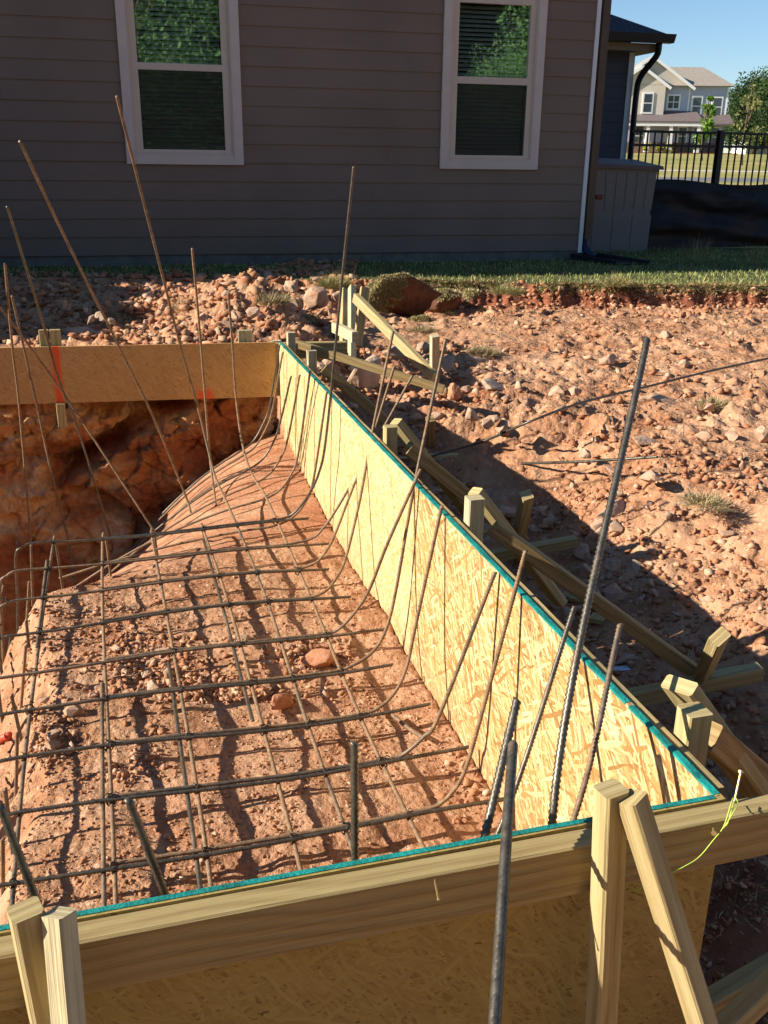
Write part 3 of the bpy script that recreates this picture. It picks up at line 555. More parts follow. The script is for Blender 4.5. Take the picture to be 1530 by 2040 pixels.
# ------------------------------------------------------------------ rebar
def resample(P, ds):
    P = np.asarray(P, float); seg = np.linalg.norm(np.diff(P, axis=0), axis=1); cum = np.concatenate([[0], np.cumsum(seg)]); n = max(2, int(cum[-1]/ds)+1)
    q = np.linspace(0, cum[-1], n); return np.stack([np.interp(q, cum, P[:,k]) for k in range(3)], -1)
def rebar_geo(path, r, ribs=True, n=8, pitch=None):
    ds = (pitch or r*1.5)/2 if ribs else .03
    P = resample(path, ds); N = len(P); d = np.gradient(P, axis=0); d /= np.linalg.norm(d, axis=1)[:,None]
    ref = np.array([0,0,1.]) if abs(d[0][2]) < .9 else np.array([1.,0,0]); x = np.cross(d[0], ref); x /= np.linalg.norm(x)
    V = np.zeros((N, n, 3)); ang = np.arange(n)*2*math.pi/n
    for i in range(N):
        x = x - d[i]*(x@d[i]); x /= np.linalg.norm(x); y = np.cross(d[i], x)
        rr = np.full(n, r*(1.17 if i % 2 else .87)) if ribs else np.full(n, r)
        if ribs: rr = np.where(np.abs(np.sin(ang)) < .2, r*1.08, rr)
        sl = d[i][None]*(np.sin(ang)*r*.55)[:,None] if ribs else 0
        V[i] = P[i] + (x[None]*np.cos(ang)[:,None] + y[None]*np.sin(ang)[:,None])*rr[:,None] + sl
    V = V.reshape(-1, 3); I = np.arange(N*n).reshape(N, n); J = np.roll(I, -1, 1)
    q = np.stack([I[:-1], J[:-1], J[1:], I[1:]], -1).reshape(-1, 4)
    c0 = I[0][::-1]; c1 = I[-1]
    caps = [[c[0], c[k], c[k+1], c[k+2]] for c in (c0, c1) for k in (1, 3, 5)] if n == 8 else []
    return V, np.concatenate([q, np.array(caps)]) if caps else q
def rebar(path, r, mat, parent=None, name='bar', ribs=True, pitch=None):
    V, q = rebar_geo(path, r, ribs, pitch=pitch); return mk(name, V, q, mat, parent, smooth=True)
cage = empty('rebar_cage', W(.7, 1.6, -.60), 'tied rebar mat and upturned bars filling the pool excavation inside the forms', 'rebar cage')
RB = .0051; ZM = -.545
def sag(s, t): return .008*math.sin(s*5.1+t*2.3)+.006*math.sin(t*4.7-s*3)
TK = [.730, .964, 1.199, 1.449, 1.679, 1.953, 2.210, 2.460, 2.735]
LJ = [.254, .412, .545, .750, .950, 1.150]
# upturned right ends of the cross bars: pixel sight lines along each curve, last point the tip, with s of the tip
TOPS = {0: ([(872,1604),(912,1564),(931,1521),(943,1482),(990,1310),(1047,1098)], -.004), 1: ([(798,1506),(845,1467),(876,1423),(986,1141)], .012), 2: ([(751,1412),(786,1380),(810,1329),(827,1251),(880,1008)], .010),
        3: ([(704,1325),(743,1298),(770,1251),(790,1169),(826,965),(888,676)], -.10), 4: ([(672,1255),(704,1223),(735,1176),(774,1078),(838,935)], .0), 5: ([(645,1180),(669,1153),(688,1114),(716,1000),(742,860),(783,661)], -.12),
        6: ([(629,1121),(657,1086),(676,1043),(692,1000),(740,875),(786,729)], -.16), 7: ([(618,1074),(645,1051),(672,1012),(715,938),(760,860),(822,748)], -.24), 8: ([(578,1027),(612,990),(636,940),(651,860),(681,560),(705,331)], -.02)}
for k, t in enumerate(TK):
    px, stip = TOPS[k]; n = len(px)
    tip_t = pool(gs(*px[-1], stip))[1]
    up = []
    for i, p in enumerate(px):
        f = (i+1)/n; h = (i/(n-1))**1.3
        up.append(gt(*p, t + (tip_t-t)*h))
    right = [W(s, t, ZM+.011+sag(s, t)) for s in (.95, .75, .5, .36, .27)] + [np.asarray(q) for q in up]
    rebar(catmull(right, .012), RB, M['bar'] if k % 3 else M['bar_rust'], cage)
    # main bar: straight over the mat, bending down at the left side
    t2 = t-.0125; sr = (.02, .03, .06, .10, .06, .11, .13, .06, .10)[k]; sb = 1.30 + .02*math.sin(k*2.1)
    lo = -1.25
    main = [W(s, t2 + .004*math.sin(s*6+k), ZM+.010+sag(s, t2)) for s in np.linspace(sr, sb-.06, 9)] + [W(sb-.015, t2, ZM-.004), W(sb+.012, t2, ZM-.04), W(sb+.03, t2+.01, ZM-.25), W(sb+.05+.03*math.sin(k), t2+.03*math.cos(k*3), lo)]
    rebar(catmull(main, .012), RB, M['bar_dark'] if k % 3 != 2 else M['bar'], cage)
# long bars of the mat
for j, s in enumerate(LJ):
    t_far = 2.80 if j > 1 else 2.74
    pts = [W(s + .010*math.sin(t*1.7+j) + (.02*(1-t) if j == 0 else 0)*.3, t, ZM+sag(s, t)-.001) for t in np.linspace(.06, t_far, 12)]
    if j >= 2: pts += [W(s, t_far+.03, ZM-.02), W(s-.005, t_far+.045, ZM-.08), W(s-.01, t_far+.08, ZM-(.10,.10,.10,.16,.30,.42)[j])]
    else:
        extra = {0: [(527,985,3.05),(500,940,3.25),(482,880,3.45),(470,790,3.55),(464,700,3.5),(455,585,3.4)], 1: [(449,995,3.0),(433,960,3.15),(423,930,3.25),(393,806,3.35),(357,679,3.2),(306,480,2.95),(233,193,2.6)]}[j]
        pts += [gt(a, b_, c) for a, b_, c in extra]
    rebar(catmull(pts, .014), RB, (M['bar_rust'], M['bar'])[j % 2], cage)
for s, t0, t1 in ((.765, .10, 1.62), (.964, .35, 1.55), (.560, 1.25, 2.62), (1.164, 1.85, 2.55)):      # laps lying alongside
    rebar([W(s, t, ZM+sag(s, t)+.002) for t in np.linspace(t0, t1, 6)], RB, M['bar_dark'], cage)
# wall bars rising out of the deep end behind the mat
for i, px in enumerate([[(403,1098,3.35),(380,1020,3.45),(366,978,3.50),(306,832,3.45),(234,684,3.3),(133,480,3.0),(40,282,2.7)], [(435,1082,3.1),(429,1000,3.35),(418,908,3.6),(400,684,3.55),(383,496,3.4)],
        [(222,1100,3.75),(219,1066,3.75),(153,847,3.8),(122,770,3.7),(87,648,3.5),(36,480,3.2),(15,412,3.1)], [(62,1140,3.75),(61,1076,3.8),(38,806,3.8),(25,694,3.6),(10,526,3.3)],
        [(149,1162,3.6),(135,1071,3.8),(102,939,3.8),(71,796,3.75),(24,590,3.5)], [(318,1125,3.4),(305,1060,3.5),(296,1041,3.55),(138,801,3.75),(66,699,3.6),(-40,560,3.4)]]):
    rebar(catmull([gt(*p) for p in px], .014), RB*1.02, M['bar_rust'] if i % 2 else M['bar'], cage)
# cross bars lying on the hopper slope and turning up along the far part of the right form
for i, (tx, ty) in enumerate([(557,687),(563,702),(580,749),(597,747),(618,738),(651,780)]):
    tip = gs(tx, ty, .02); _, tt, tz = pool(tip); t = tt + .05
    hop = lambda s: hopz(s, t)+.035
    path = [W(s, t - .04*(1.15-s) + (.10 if i > 3 else .02)*s, hop(s)) for s in (1.15, .9, .7, .5, .36, .26)] + [W(.17, t, hop(.2)+.02), W(.105, t+.0, hop(.1)+.085), W(.07, t-.005, hop(.1)+.19), W(.02, tt, tz)]
    rebar(catmull(path, .012), RB, M['bar_rust'] if i % 2 else M['bar'], cage)
for (t, up_t) in ((.47, None), (.30, None)):
    pass
for (a, b_, sa, ta, lab) in (((1145,1207), (1000,1640), .005, .30, 0), ((1236,1242), (1145,1625), .004, .115, 1)):
    top = gs(*a, sa); low = gt(*b_, ta); s0, t0, z0 = pool(low); d = low-top
    rebar(catmull([W(.75, t0+.02, ZM+.01), W(.45, t0+.02, ZM+.01), W(max(s0, .08)+.12, t0+.015, ZM+.04), low, top], .012), RB, M['bar'], cage)
# lower ties on the drop at the left
for z, t0 in ((-.74, .1), (-.98, .15)):
    rebar([W(1.345+.02*math.sin(t*3), t, z+.01*math.sin(t*5)) for t in np.linspace(t0, 2.78, 9)], RB, M['bar_dark'], cage)
for i, (s0, t0, ds_, dt_) in enumerate(((1.225, 2.66, .05, .02), (1.21, 2.30, .09, -.05), (1.20, 1.98, .03, .10), (1.19, 1.80, .10, .02), (1.21, 1.50, -.02, .09), (1.18, 1.30, .07, -.06), (1.19, 1.05, .02, .05), (1.18, .86, .06, -.03))):
    rebar([W(s0, t0, ZM+.03), W(s0+ds_*.5, t0+dt_*.5, ZM-.25), W(s0+ds_, t0+dt_, ZM-.62)], RB, M['bar_rust'] if i % 2 else M['bar'], cage)
# ties: one small knot of wire per crossing, sharing one mesh
tv, tf = [], []
def addt(v, f):
    o = len(tv); tv.extend(v); tf.extend([tuple(i+o for i in q) for q in f])
ang = np.linspace(0, 2*math.pi, 13)
for tl in (.6, -.6):
    addt(*tube([np.array([.010*math.cos(a)*math.cos(tl)-.004*math.sin(a)*math.sin(tl), .010*math.cos(a)*math.sin(tl)+.004*math.sin(a), .0115*math.sin(a)]) for a in ang], .0013, 5))
addt(*tube([np.array([.002,.0,.011]), np.array([.006,.004,.016]), np.array([.013,.003,.015])], .0013, 5)); addt(*tube([np.array([-.002,.0,.011]), np.array([-.005,-.005,.016]), np.array([-.011,-.008,.013])], .0013, 5))
tie = None
for k, t in enumerate(TK):
    for j, s in enumerate(LJ + [1.29]):
        if (k*7+j*3) % 9 == 4: continue
        p = Vector(W(s + .010*math.sin(t*1.7+j), t-.006, ZM+.006+sag(s, t)))
        if tie is None: tie = mk('wire_tie', np.array(tv)+np.array(p), tf, M['wire'], cage, smooth=True, origin=p); o = tie
        else: o = tie.copy(); COL.objects.link(o); o.parent = cage; o.location = p-LOC[cage.name]
        o.rotation_euler = (random.uniform(-.2,.2), random.uniform(-.2,.2), random.uniform(0, 6.28)); o.scale = (random.uniform(.9, 1.3),)*3
# dowels
def dowel(path, r, mat, label, group=None, nm='rebar_dowel'):
    return tag(rebar(catmull(path, .01), r, mat, name=nm, pitch=.0092), label, 'rebar', group)
dowel([W(.12, .02, -.62), gt(1100, 1645, .06), W(-.168, .56, .60)+np.array([.0,0,0]), gt(1289, 676, .58)][0:2]+[gt(1289, 676, .58)], .0066, M['bar_steel'], 'tallest thick rebar rising past the right form to above the dirt bank')
dowel([gt(950, 1730, .055), gt(966, 1665, .06), gt(1030, 1395, .19)], .0070, M['bar_steel'], 'stout rebar stub leaning right just behind the near rail')
dowel([gt(709, 1800, .06), gt(707, 1715, .065), gt(706, 1480, .10)], .0058, M['bar_steel'], 'upright rebar stub rising behind the middle of the near rail')
dowel([gt(352, 1850, .06), gt(330, 1785, .065), gt(256, 1592, .10)], .0058, M['bar_steel'], 'rebar stub leaning left behind the near rail with a pale cut tip')
dowel([gt(100, 1880, .06), gt(80, 1815, .065), gt(0, 1605, .11)], .0058, M['bar_steel'], 'rebar stub leaning off the left edge behind the rough stake')
_a = CC+ray(1022, 1483)*1.46; _b = CC+ray(1010, 1655)*1.33; _c = CC+ray(985, 2045)*1.13
dowel([_a, _b, _c, _c+(_c-_b)*2.2], .0072, M['bar_steel'], 'thick dark ribbed rebar propped across the near rail towards the viewer')
# loose bars on the bank and scraps
def hz(x, y): return float(height(np.array(x), np.array(y)))
def onground(px, py, lift=0., z=-.4):
    for _ in range(8): P = gz(px, py, z); z = hz(P[0], P[1])+lift
    return P
def lying(pxs, r, mat, label, lift=.012):
    P = [onground(a, b_, lift+e) for a, b_, e in pxs]
    return tag(rebar(catmull(P, .02), r, mat, name='loose_rebar'), label, 'rebar')
lying([(800,945,.06),(852,912,.07),(960,880,.07),(1060,838,.06),(1160,802,.07),(1290,770,.05),(1420,738,.06),(1540,712,.05)], .0060, M['bar_dark'], 'long loose rebar lying up the dirt bank to the right edge')
lying([(800,925,.06),(870,920,.07),(1000,923,.07),(1150,920,.065),(1310,910,.05)], .0060, M['bar_dark'], 'loose rebar lying flat across the dirt beside a dry weed')
lying([(782,1424,.01),(812,1449,.012),(848,1472,.014)], .0058, M['bar_rust'], 'short rebar offcut wrapped with black tape lying under the mat')
P = [onground(808, 1446, .012), onground(817, 1452, .012)]
V, q = tube(P, .0068, 8); tag(mk('tape_wrap', V, q, M['tape'], smooth=True), 'black tape wrapped round the short rebar offcut', 'tape')
V, q = tube([onground(-30, 1486, .02), onground(18, 1466, .02)], .013, 10); tag(mk('red_pipe', V, q, M['redpipe'], smooth=True), 'red plastic pipe end at the left edge beside the mat', 'pipe')
for i, (a, b_, w_, l_, an, lab) in enumerate([(1003,946,.04,.07,.2,'pale wood shim on the dirt near the loose rebar'), (1030,962,.05,.06,1.2,'grey wood chip below the pale wood shim'), (1120,1188,.045,.06,.5,'wood offcut in the trench beside the long brown brace'), (1160,1198,.03,.10,2.8,'thin wood sliver lying beside the trench offcut'), (958,1060,.05,.05,.7,'square wood scrap behind the sunlit stake'), (765,770,.05,.13,.5,'pale wood offcut under the big upright boulder'), (1190,1232,.05,.06,1.1,'flat wood piece in the trench behind the tall rebar')]):
    P = onground(a, b_, .012); d = np.array([math.cos(an), math.sin(an), random.uniform(-.1,.15)])
    lumber('wood_scrap', P-d*l_/2, P+d*l_/2, w_, .016, M['lumber_brown'], lab, 'wood scrap')
P = onground(1237, 1331, .010); tag(MB().box(P-np.array([.025,.01,0]), P+np.array([.025,-.004,.004]), .026, .004, bev=.001).build('wrapper', M['wrapper']), 'small crumpled blue and white wrapper in the trench', 'litter')

# ------------------------------------------------------------------ rocks
def hull(seed, n=14, sc=None):
    r = random.Random(seed); sc = sc or (1, r.uniform(.65,.95), r.uniform(.5,.85)); bm = bmesh.new()
    for _ in range(n):
        v = np.array([r.gauss(0,1) for _ in range(3)]); v /= np.linalg.norm(v); bm.verts.new(v*np.array(sc)*r.uniform(.82,1.05))
    q = bmesh.ops.convex_hull(bm, input=bm.verts[:]); junk = {e for e in q['geom_interior']+q['geom_unused'] if isinstance(e, bmesh.types.BMVert)}
    bmesh.ops.delete(bm, geom=list(junk), context='VERTS'); bmesh.ops.recalc_face_normals(bm, faces=bm.faces[:]); return bm
def dump(bm):
    bmesh.ops.triangulate(bm, faces=bm.faces[:]); bm.verts.index_update(); V = np.array([v.co[:] for v in bm.verts]); q = np.array([[v.index for v in f.verts] for f in bm.faces]); bm.free(); return V, q
def rockmesh(seed, sub=2, n=15, rough=.035):
    bm = hull(seed, n)
    if sub >= 2:
        bmesh.ops.bevel(bm, geom=bm.edges[:], offset=.05, segments=1, affect='EDGES', clamp_overlap=True)
        bmesh.ops.triangulate(bm, faces=bm.faces[:])
        bmesh.ops.subdivide_edges(bm, edges=bm.edges[:], cuts=1 if sub == 2 else 3, use_grid_fill=True)
    V, q = dump(bm)
    if sub >= 2:
        k = 2.6; d = fbm(V[:,0]*k+seed*3.1+V[:,2]*1.7, V[:,1]*k+V[:,2]*2.3, 4, .6); V = V*(1+rough*2*d[:,None])
    return V, q
RM = []
for i in range(7):
    V, q = rockmesh(i, 2); me = bpy.data.meshes.new('rock'); me.from_pydata(V.tolist(), [], q.tolist()); me.materials.append(M['rock']); RM.append(me)
RMr = [x.copy() for x in RM[:3]]
for x in RMr: x.materials[0] = M['redrock']
RMg = [x.copy() for x in RM[2:5]]
for x in RMg: x.materials[0] = M['greyrock']
NROCK = [0]
def rock(P, r, label, group=None, meshes=RM, rot=None, scale=(1,1,1), sink=.35):
    o = bpy.data.objects.new('rock', random.choice(meshes)); COL.objects.link(o); o.scale = tuple(r*k for k in scale); o.location = (P[0], P[1], P[2]+r*scale[2]*(.6-sink))
    o.rotation_euler = rot or (random.uniform(-.5,.5), random.uniform(-.5,.5), random.uniform(0,6.28)); NROCK[0] += 1
    return tag(o, label, 'rock', group)
# big ones that stand out
def bigrock(seed, px, py, r, scale, rot, label, mat='rock', sink=.3, base=None):
    V, q = rockmesh(seed, 3, 17, .05); V = V*r*np.array(scale)*1.12
    Rm = np.array(Matrix.Rotation(rot[2], 3, 'Z') @ Matrix.Rotation(rot[1], 3, 'Y') @ Matrix.Rotation(rot[0], 3, 'X')); V = V@Rm.T
    P = onground(px, py); V = V - np.array([0,0,V[:,2].min()+sink*(V[:,2].max()-V[:,2].min())]) + P
    return tag(mk('rock', V, q, M[mat]), label, 'rock')
bigrock(101, 725, 777, .125, (1.0,.95,1.55), (.0,.12,.3), 'big upright tan boulder wedged beyond the far end of the right form', 'rock', .03)
bigrock(102, 563, 1410, .045, (1.1,.9,1.0), (.2,.3,.9), 'red angular rock lying alone under the middle of the mat', 'redrock', .1)
bigrock(103, 632, 1322, .055, (1.3,.9,.75), (0,.1,.2), 'long pinkish rock below a rebar crossing on the right of the mat', 'redrock', .25)
bigrock(104, 1205, 1045, .115, (1.2,1,.95), (.1,.2,.3), 'large rounded boulder on the shadow edge behind the tall rebar', 'rock', .25)
bigrock(105, 1345, 1062, .085, (1.3,1,.7), (0,.1,.6), 'half buried boulder on the sunlit bank right of the tall rebar', 'rock', .45)
bigrock(106, 632, 610, .10, (1.0,.9,1.1), (.4,.3,.5), 'pale slab rock on top of the rubble heap beside the stake cluster', 'rock', .15)
bigrock(107, 1325, 800, .10, (1.6,.8,.5), (.1,.1,.2), 'flat tan slab with one broken face at the loose rebar on the bank', 'rock', .35)
bigrock(108, 1210, 728, .065, (1,.9,1), (.3,.1,.4), 'lone block shaped rock on the upper bank right of the tall rebar tip', 'rock', .2)
bigrock(109, 985, 775, .075, (1.1,1,.8), (.2,.2,.4), 'rounded grey rock left of centre on the bank beyond the lone stake', 'greyrock', .2)
bigrock(110, 800, 712, .13, (1.5,1,.7), (0,.1,.9), 'wide grey rock lying under the long bright brace', 'greyrock', .25)
bigrock(111, 1020, 1028, .085, (1.5,.8,.6), (.1,.3,.9), 'long shaded rock in the trench behind the short leaning stake', 'greyrock', .3)
bigrock(112, 905, 790, .065, (.7,.8,1.2), (.1,.1,.1), 'upright rust stained rock at the tip of the dark brace', 'redrock', .2)
bigrock(113, 950, 725, .085, (1.3,.9,.7), (.1,.2,.5), 'broad grey rock with dry turf beside it on the bank', 'greyrock', .3)
bigrock(114, 1280, 880, .07, (1.5,.9,.5), (.1,.1,.4), 'flat rock left of a dark weed on the open bank', 'rock', .35)
bigrock(115, 160, 665, .09, (1.3,.9,.7), (.1,.1,.3), 'pale shaded rock right behind the three stake tops', 'greyrock', .3)
bigrock(116, 410, 595, .14, (1.4,.8,.4), (0,.1,.1), 'flat red slab at the back edge of the rubble by the lawn', 'redrock', .4)
RG = 'broken rocks scattered on the bank'; 
def zone(n, box, rr, label, group, meshes=RM, power=2.2):
    k = 0; tries = 0
    while k < n and tries < n*30:
        tries += 1; px = random.uniform(box[0], box[2]); py = random.uniform(box[1], box[3]); P = onground(px, py)
        s, t, _ = pool(P)
        if -.10 < s < .06 or (t < .06 and s > -.05) : continue
        r = rr[0] + (rr[1]-rr[0])*random.random()**power
        rock(P, r, label, group, meshes, scale=(1, random.uniform(.7,1.1), random.uniform(.6,1))); k += 1
zone(64, (395,560,690,672), (.03,.095), 'tan broken rock in the rubble heap behind the far form', 'rocks of the rubble heap', power=1.6)
zone(24, (20,570,340,680), (.025,.07), 'shaded rock among the dark rubble behind the far form', 'rocks in the shaded rubble', RMg)
zone(42, (820,690,1020,900), (.025,.085), 'tan rock beside the lone upright stake on the bank', 'rocks by the lone stake')
zone(44, (960,950,1300,1200), (.025,.085), 'rock along the shaded foot of the dirt bank', 'rocks along the shadow edge', RM+RMg)
zone(50, (900,640,1525,980), (.02,.065), 'small tan rock on the sunlit dirt bank', 'rocks on the sunlit bank')
zone(14, (1200,980,1520,1230), (.018,.045), 'small rock on the lower part of the sunlit bank', 'rocks on the lower bank')
zone(26, (225,1275,350,1390), (.014,.036), 'angular stone in the pile under the left of the mat', 'stones piled under the mat')
zone(18, (450,1270,700,1345), (.012,.032), 'small stone under the right of the mat', 'stones under the right of the mat')
zone(14, (60,1370,200,1500), (.012,.034), 'pale stone under the left edge of the mat', 'stones at the left edge of the mat')
zone(10, (900,1520,980,1640), (.010,.022), 'reddish stone at the foot of the right form', 'stones at the foot of the right form', RMr)
zone(12, (620,700,760,760), (.03,.06), 'tan rock in the gap beyond the end of the far rail', 'rocks beyond the far rail')
zone(12, (1050,1180,1350,1330), (.025,.06), 'shaded rock in the trench beside the long brown brace', 'rocks in the trench', RMg)
zone(4, (300,790,380,830), (.0,.0), 'x', None) if False else None

# gravel: one mass of small stones and crumbs
gb = []
for i in range(9):
    V, q = rockmesh(200+i, 1, 9); gb.append((V, q))
GVl, GFl, off = [], [], 0
def gput(P, r):
    global off
    V, q = gb[random.randrange(9)]; a = random.uniform(0, 6.28); c, s = math.cos(a), math.sin(a); b_ = random.uniform(-.6,.6); cb, sb = math.cos(b_), math.sin(b_)
    V = V@np.array([[cb,0,sb],[0,1,0],[-sb,0,cb]]).T@np.array([[c,-s,0],[s,c,0],[0,0,1]]).T*r*np.array([1,1,random.uniform(.6,1)])
    GVl.append(V+np.array([P[0], P[1], P[2]+r*.15])); GFl.append(q+off); off += len(V)
def gzone(n, poly, rr, power=3, clump=.0):
    x0, y0, x1, y1 = poly; pts = []
    while len(pts) < n:
        px = random.uniform(x0, x1); py = random.uniform(y0, y1); pts.append((px, py))
    pts = np.array(pts); z = np.full(n, -.4)
    for _ in range(7):
        d = _f[None] + CR[None]*((pts[:,0]-765)/F)[:,None] - CU[None]*((pts[:,1]-1020)/F)[:,None]; k = (z-HC)/d[:,2]; P = CC + d*k[:,None]; z = height(P[:,0], P[:,1])
    P[:,2] = z
    cl = fbm(P[:,0]*4, P[:,1]*4, 3); sg = (P-C0)@BX; tg = (P-C0)@AX
    for p, c, s, t in zip(P, cl, sg, tg):
        if -.055 < s < .012 or (-.055 < t < .012 and s > -.6): continue
        if c < -.15 and random.random() < .75: continue
        if p[1] > ycut(p[0]) - .03 and p[0] > -.1: continue
        dist = math.hypot(p[0], p[1]); r = (rr[0] + (rr[1]-rr[0])*random.random()**power)
        gput(p, r*(1+.10*max(0, dist-2)))
gzone(3400, (880,620,1530,1000), (.004,.034), 5); gzone(2200, (1050,900,1530,1300), (.004,.026), 5); gzone(2600, (250,555,710,690), (.012,.050), 1.9); gzone(1700, (0,555,340,690), (.010,.040), 2.0); gzone(1100, (860,585,1530,630), (.008,.030), 3)
gzone(7500, (0,1150,760,1800), (.0022,.0105), 3.8); gzone(3400, (500,1050,980,1700), (.0022,.009), 3.6); gzone(2200, (215,1270,700,1400), (.005,.021), 2.4); gzone(1900, (620,690,920,960), (.008,.034), 2.2); gzone(2400, (880,950,1530,1600), (.005,.028), 2.8); gzone(1500, (50,1200,330,1560), (.004,.017), 2.6); gzone(900, (1380,1600,1530,2040), (.004,.014)); gzone(700, (690,900,1000,1640), (.003,.011), 2.4)
for _ in range(2600):
    x = random.uniform(-.3, 4.9); y = float(ycut(np.array(x))) - .26*random.random()**1.3 + .01; gput((x, y, hz(x, y)), .006+.034*random.random()**2.6)
tag(mk('gravel', np.concatenate(GVl), np.concatenate(GFl), M['gravel'], origin=(0,0,-.4)), 'loose gravel and dirt crumbs over the excavated ground', 'gravel', kind='stuff')

# ------------------------------------------------------------------ grass
def blades(P, h, w, lean, name, mat, parent=None, origin=None, dirs=None):
    n = len(P); P = np.asarray(P, float); a = rng.uniform(0, 2*np.pi, n); hh = h[0]+(h[1]-h[0])*rng.random(n)
    sd_ = np.stack([np.cos(a), np.sin(a), np.zeros(n)], -1); fw = np.stack([-np.sin(a), np.cos(a), np.zeros(n)], -1); up = np.array([0,0,1.])
    if dirs is not None: up = dirs
    else: up = np.tile(up, (n, 1))
    ln = (lean*rng.random(n)*hh)[:,None]; ww = (w*(.6+.8*rng.random(n)))[:,None]
    v0 = P - sd_*ww; v1 = P + sd_*ww; m_ = P + up*(hh*.55)[:,None] + fw*ln*.35; v2 = m_ + sd_*ww*.75; v3 = m_ - sd_*ww*.75; v4 = P + up*hh[:,None]*.92 + fw*ln
    V = np.stack([v0, v1, v2, v3, v4, v4+sd_*ww*.15], 1).reshape(-1, 3); b0 = np.arange(n)*6
    q = np.concatenate([np.stack([b0, b0+1, b0+2, b0+3], -1), np.stack([b0+3, b0+2, b0+5, b0+4], -1)])
    return mk(name, V, q, mat, parent, origin=origin)
n = 46000
gx = rng.uniform(-4.6, 5.6, n); gy = rng.uniform(8.35, 12.4, n); keep = (gy > ycut(gx)+.02+.06*rng.random(n)) & ((np.stack([gx, gy, gx*0], -1)-HCN)@WN > .02) | ((gx > 2.2) & (gy > ycut(gx)) & (gy < 12.3)); gx, gy = gx[keep], gy[keep]
keep = ~((gx < .2) & (gy < 8.9) & (rng.random(len(gx)) < .6)); gx, gy = gx[keep], gy[keep]
tag(blades(np.stack([gx, gy, height(gx, gy)-.005], -1), (.015,.042), .0036, .9, 'lawn_grass', M['grass']), 'strip of lawn grass along the house', 'grass', kind='stuff')
# ragged dry turf hanging over the cut edge
n = 22000; ex = rng.uniform(.0, 4.8, n); ey = ycut(ex) + rng.normal(0, .03, n) - .005
kp = fbm(ex*2.6, ex*0+1, 4) > -.25; ex, ey = ex[kp], ey[kp]
dr = np.stack([rng.normal(0,.5,len(ex)), rng.uniform(-1.3,.1,len(ex)), rng.uniform(-1.1,.6,len(ex))], -1); dr /= np.linalg.norm(dr, axis=1)[:,None]
tag(blades(np.stack([ex, ey, height(ex, ey)+.0], -1), (.02,.085), .003, .8, 'turf_edge', M['mixgrass'], dirs=dr), 'ragged dry turf along the cut edge of the lawn', 'grass', kind='stuff')
def tuft(px, py, r, hgt, n, label, mat='drygrass', name='dry_grass_tuft', group=None, flat=.6, cat='weed'):
    P = onground(px, py); n = int(n*1.5); q = rng.normal(0, 1, (n, 3)); q /= np.linalg.norm(q, axis=1)[:,None]; q[:,2] = np.abs(q[:,2])*flat
    base = P + q*np.array([r,r,hgt*.35])*rng.random((n, 1))**.5*.8
    d = q + rng.normal(0,.45,(n,3)); d /= np.linalg.norm(d, axis=1)[:,None]; d[:,2] = np.abs(d[:,2])
    return tag(blades(base, (hgt*.4, hgt*1.1), .0016, .9, name, M[mat], dirs=d, origin=P), label, cat, group)
tuft(1100, 945, .09, .13, 700, 'dry tan weed with thin stems on the bank beside the flat loose rebar')
tuft(378, 632, .13, .14, 1500, 'round dry grass clump at the shadow edge of the rubble', flat=1.)
tuft(545, 605, .12, .10, 700, 'dry grass tangle on top of the rubble heap'); tuft(610, 645, .16, .09, 900, 'half green grass clump at the right foot of the rubble heap', 'mixgrass'); tuft(665, 575, .15, .13, 1300, 'dry turf hump behind the tall bent rebar', 'mixgrass', flat=1.)
tuft(890, 625, .08, .07, 420, 'small dark weed on red dirt below the sod clump'); tuft(960, 705, .13, .07, 700, 'flattened dry weeds beside the broad grey rock'); tuft(1420, 810, .10, .07, 500, 'dark dry weed on the right of the bank'); tuft(1405, 1005, .11, .06, 520, 'flat dry weed on the bank near the half buried boulder'); tuft(840, 660, .12, .06, 500, 'straw strewn in front of the turf bank')
tuft(240, 640, .22, .06, 900, 'flattened straw in the shaded rubble'); tuft(1010, 585, .16, .10, 900, 'dry tuft on the cut edge of the lawn left of the downspout', 'mixgrass'); tuft(1230, 570, .12, .13, 650, 'green tuft hanging over the cut lawn edge', 'mixgrass')
tuft(1390, 525, .22, .24, 160, 'tall pale grass stalks in front of the black fabric', 'mixgrass', 'tall_grass', flat=2.2, cat='grass'); tuft(1500, 530, .20, .20, 120, 'tall grass stalks at the right edge before the black fabric', 'mixgrass', 'tall_grass', flat=2.2, cat='grass')
tuft(1465, 1800, .12, .035, 46, 'thin dead roots in shaded soil outside the near right corner')
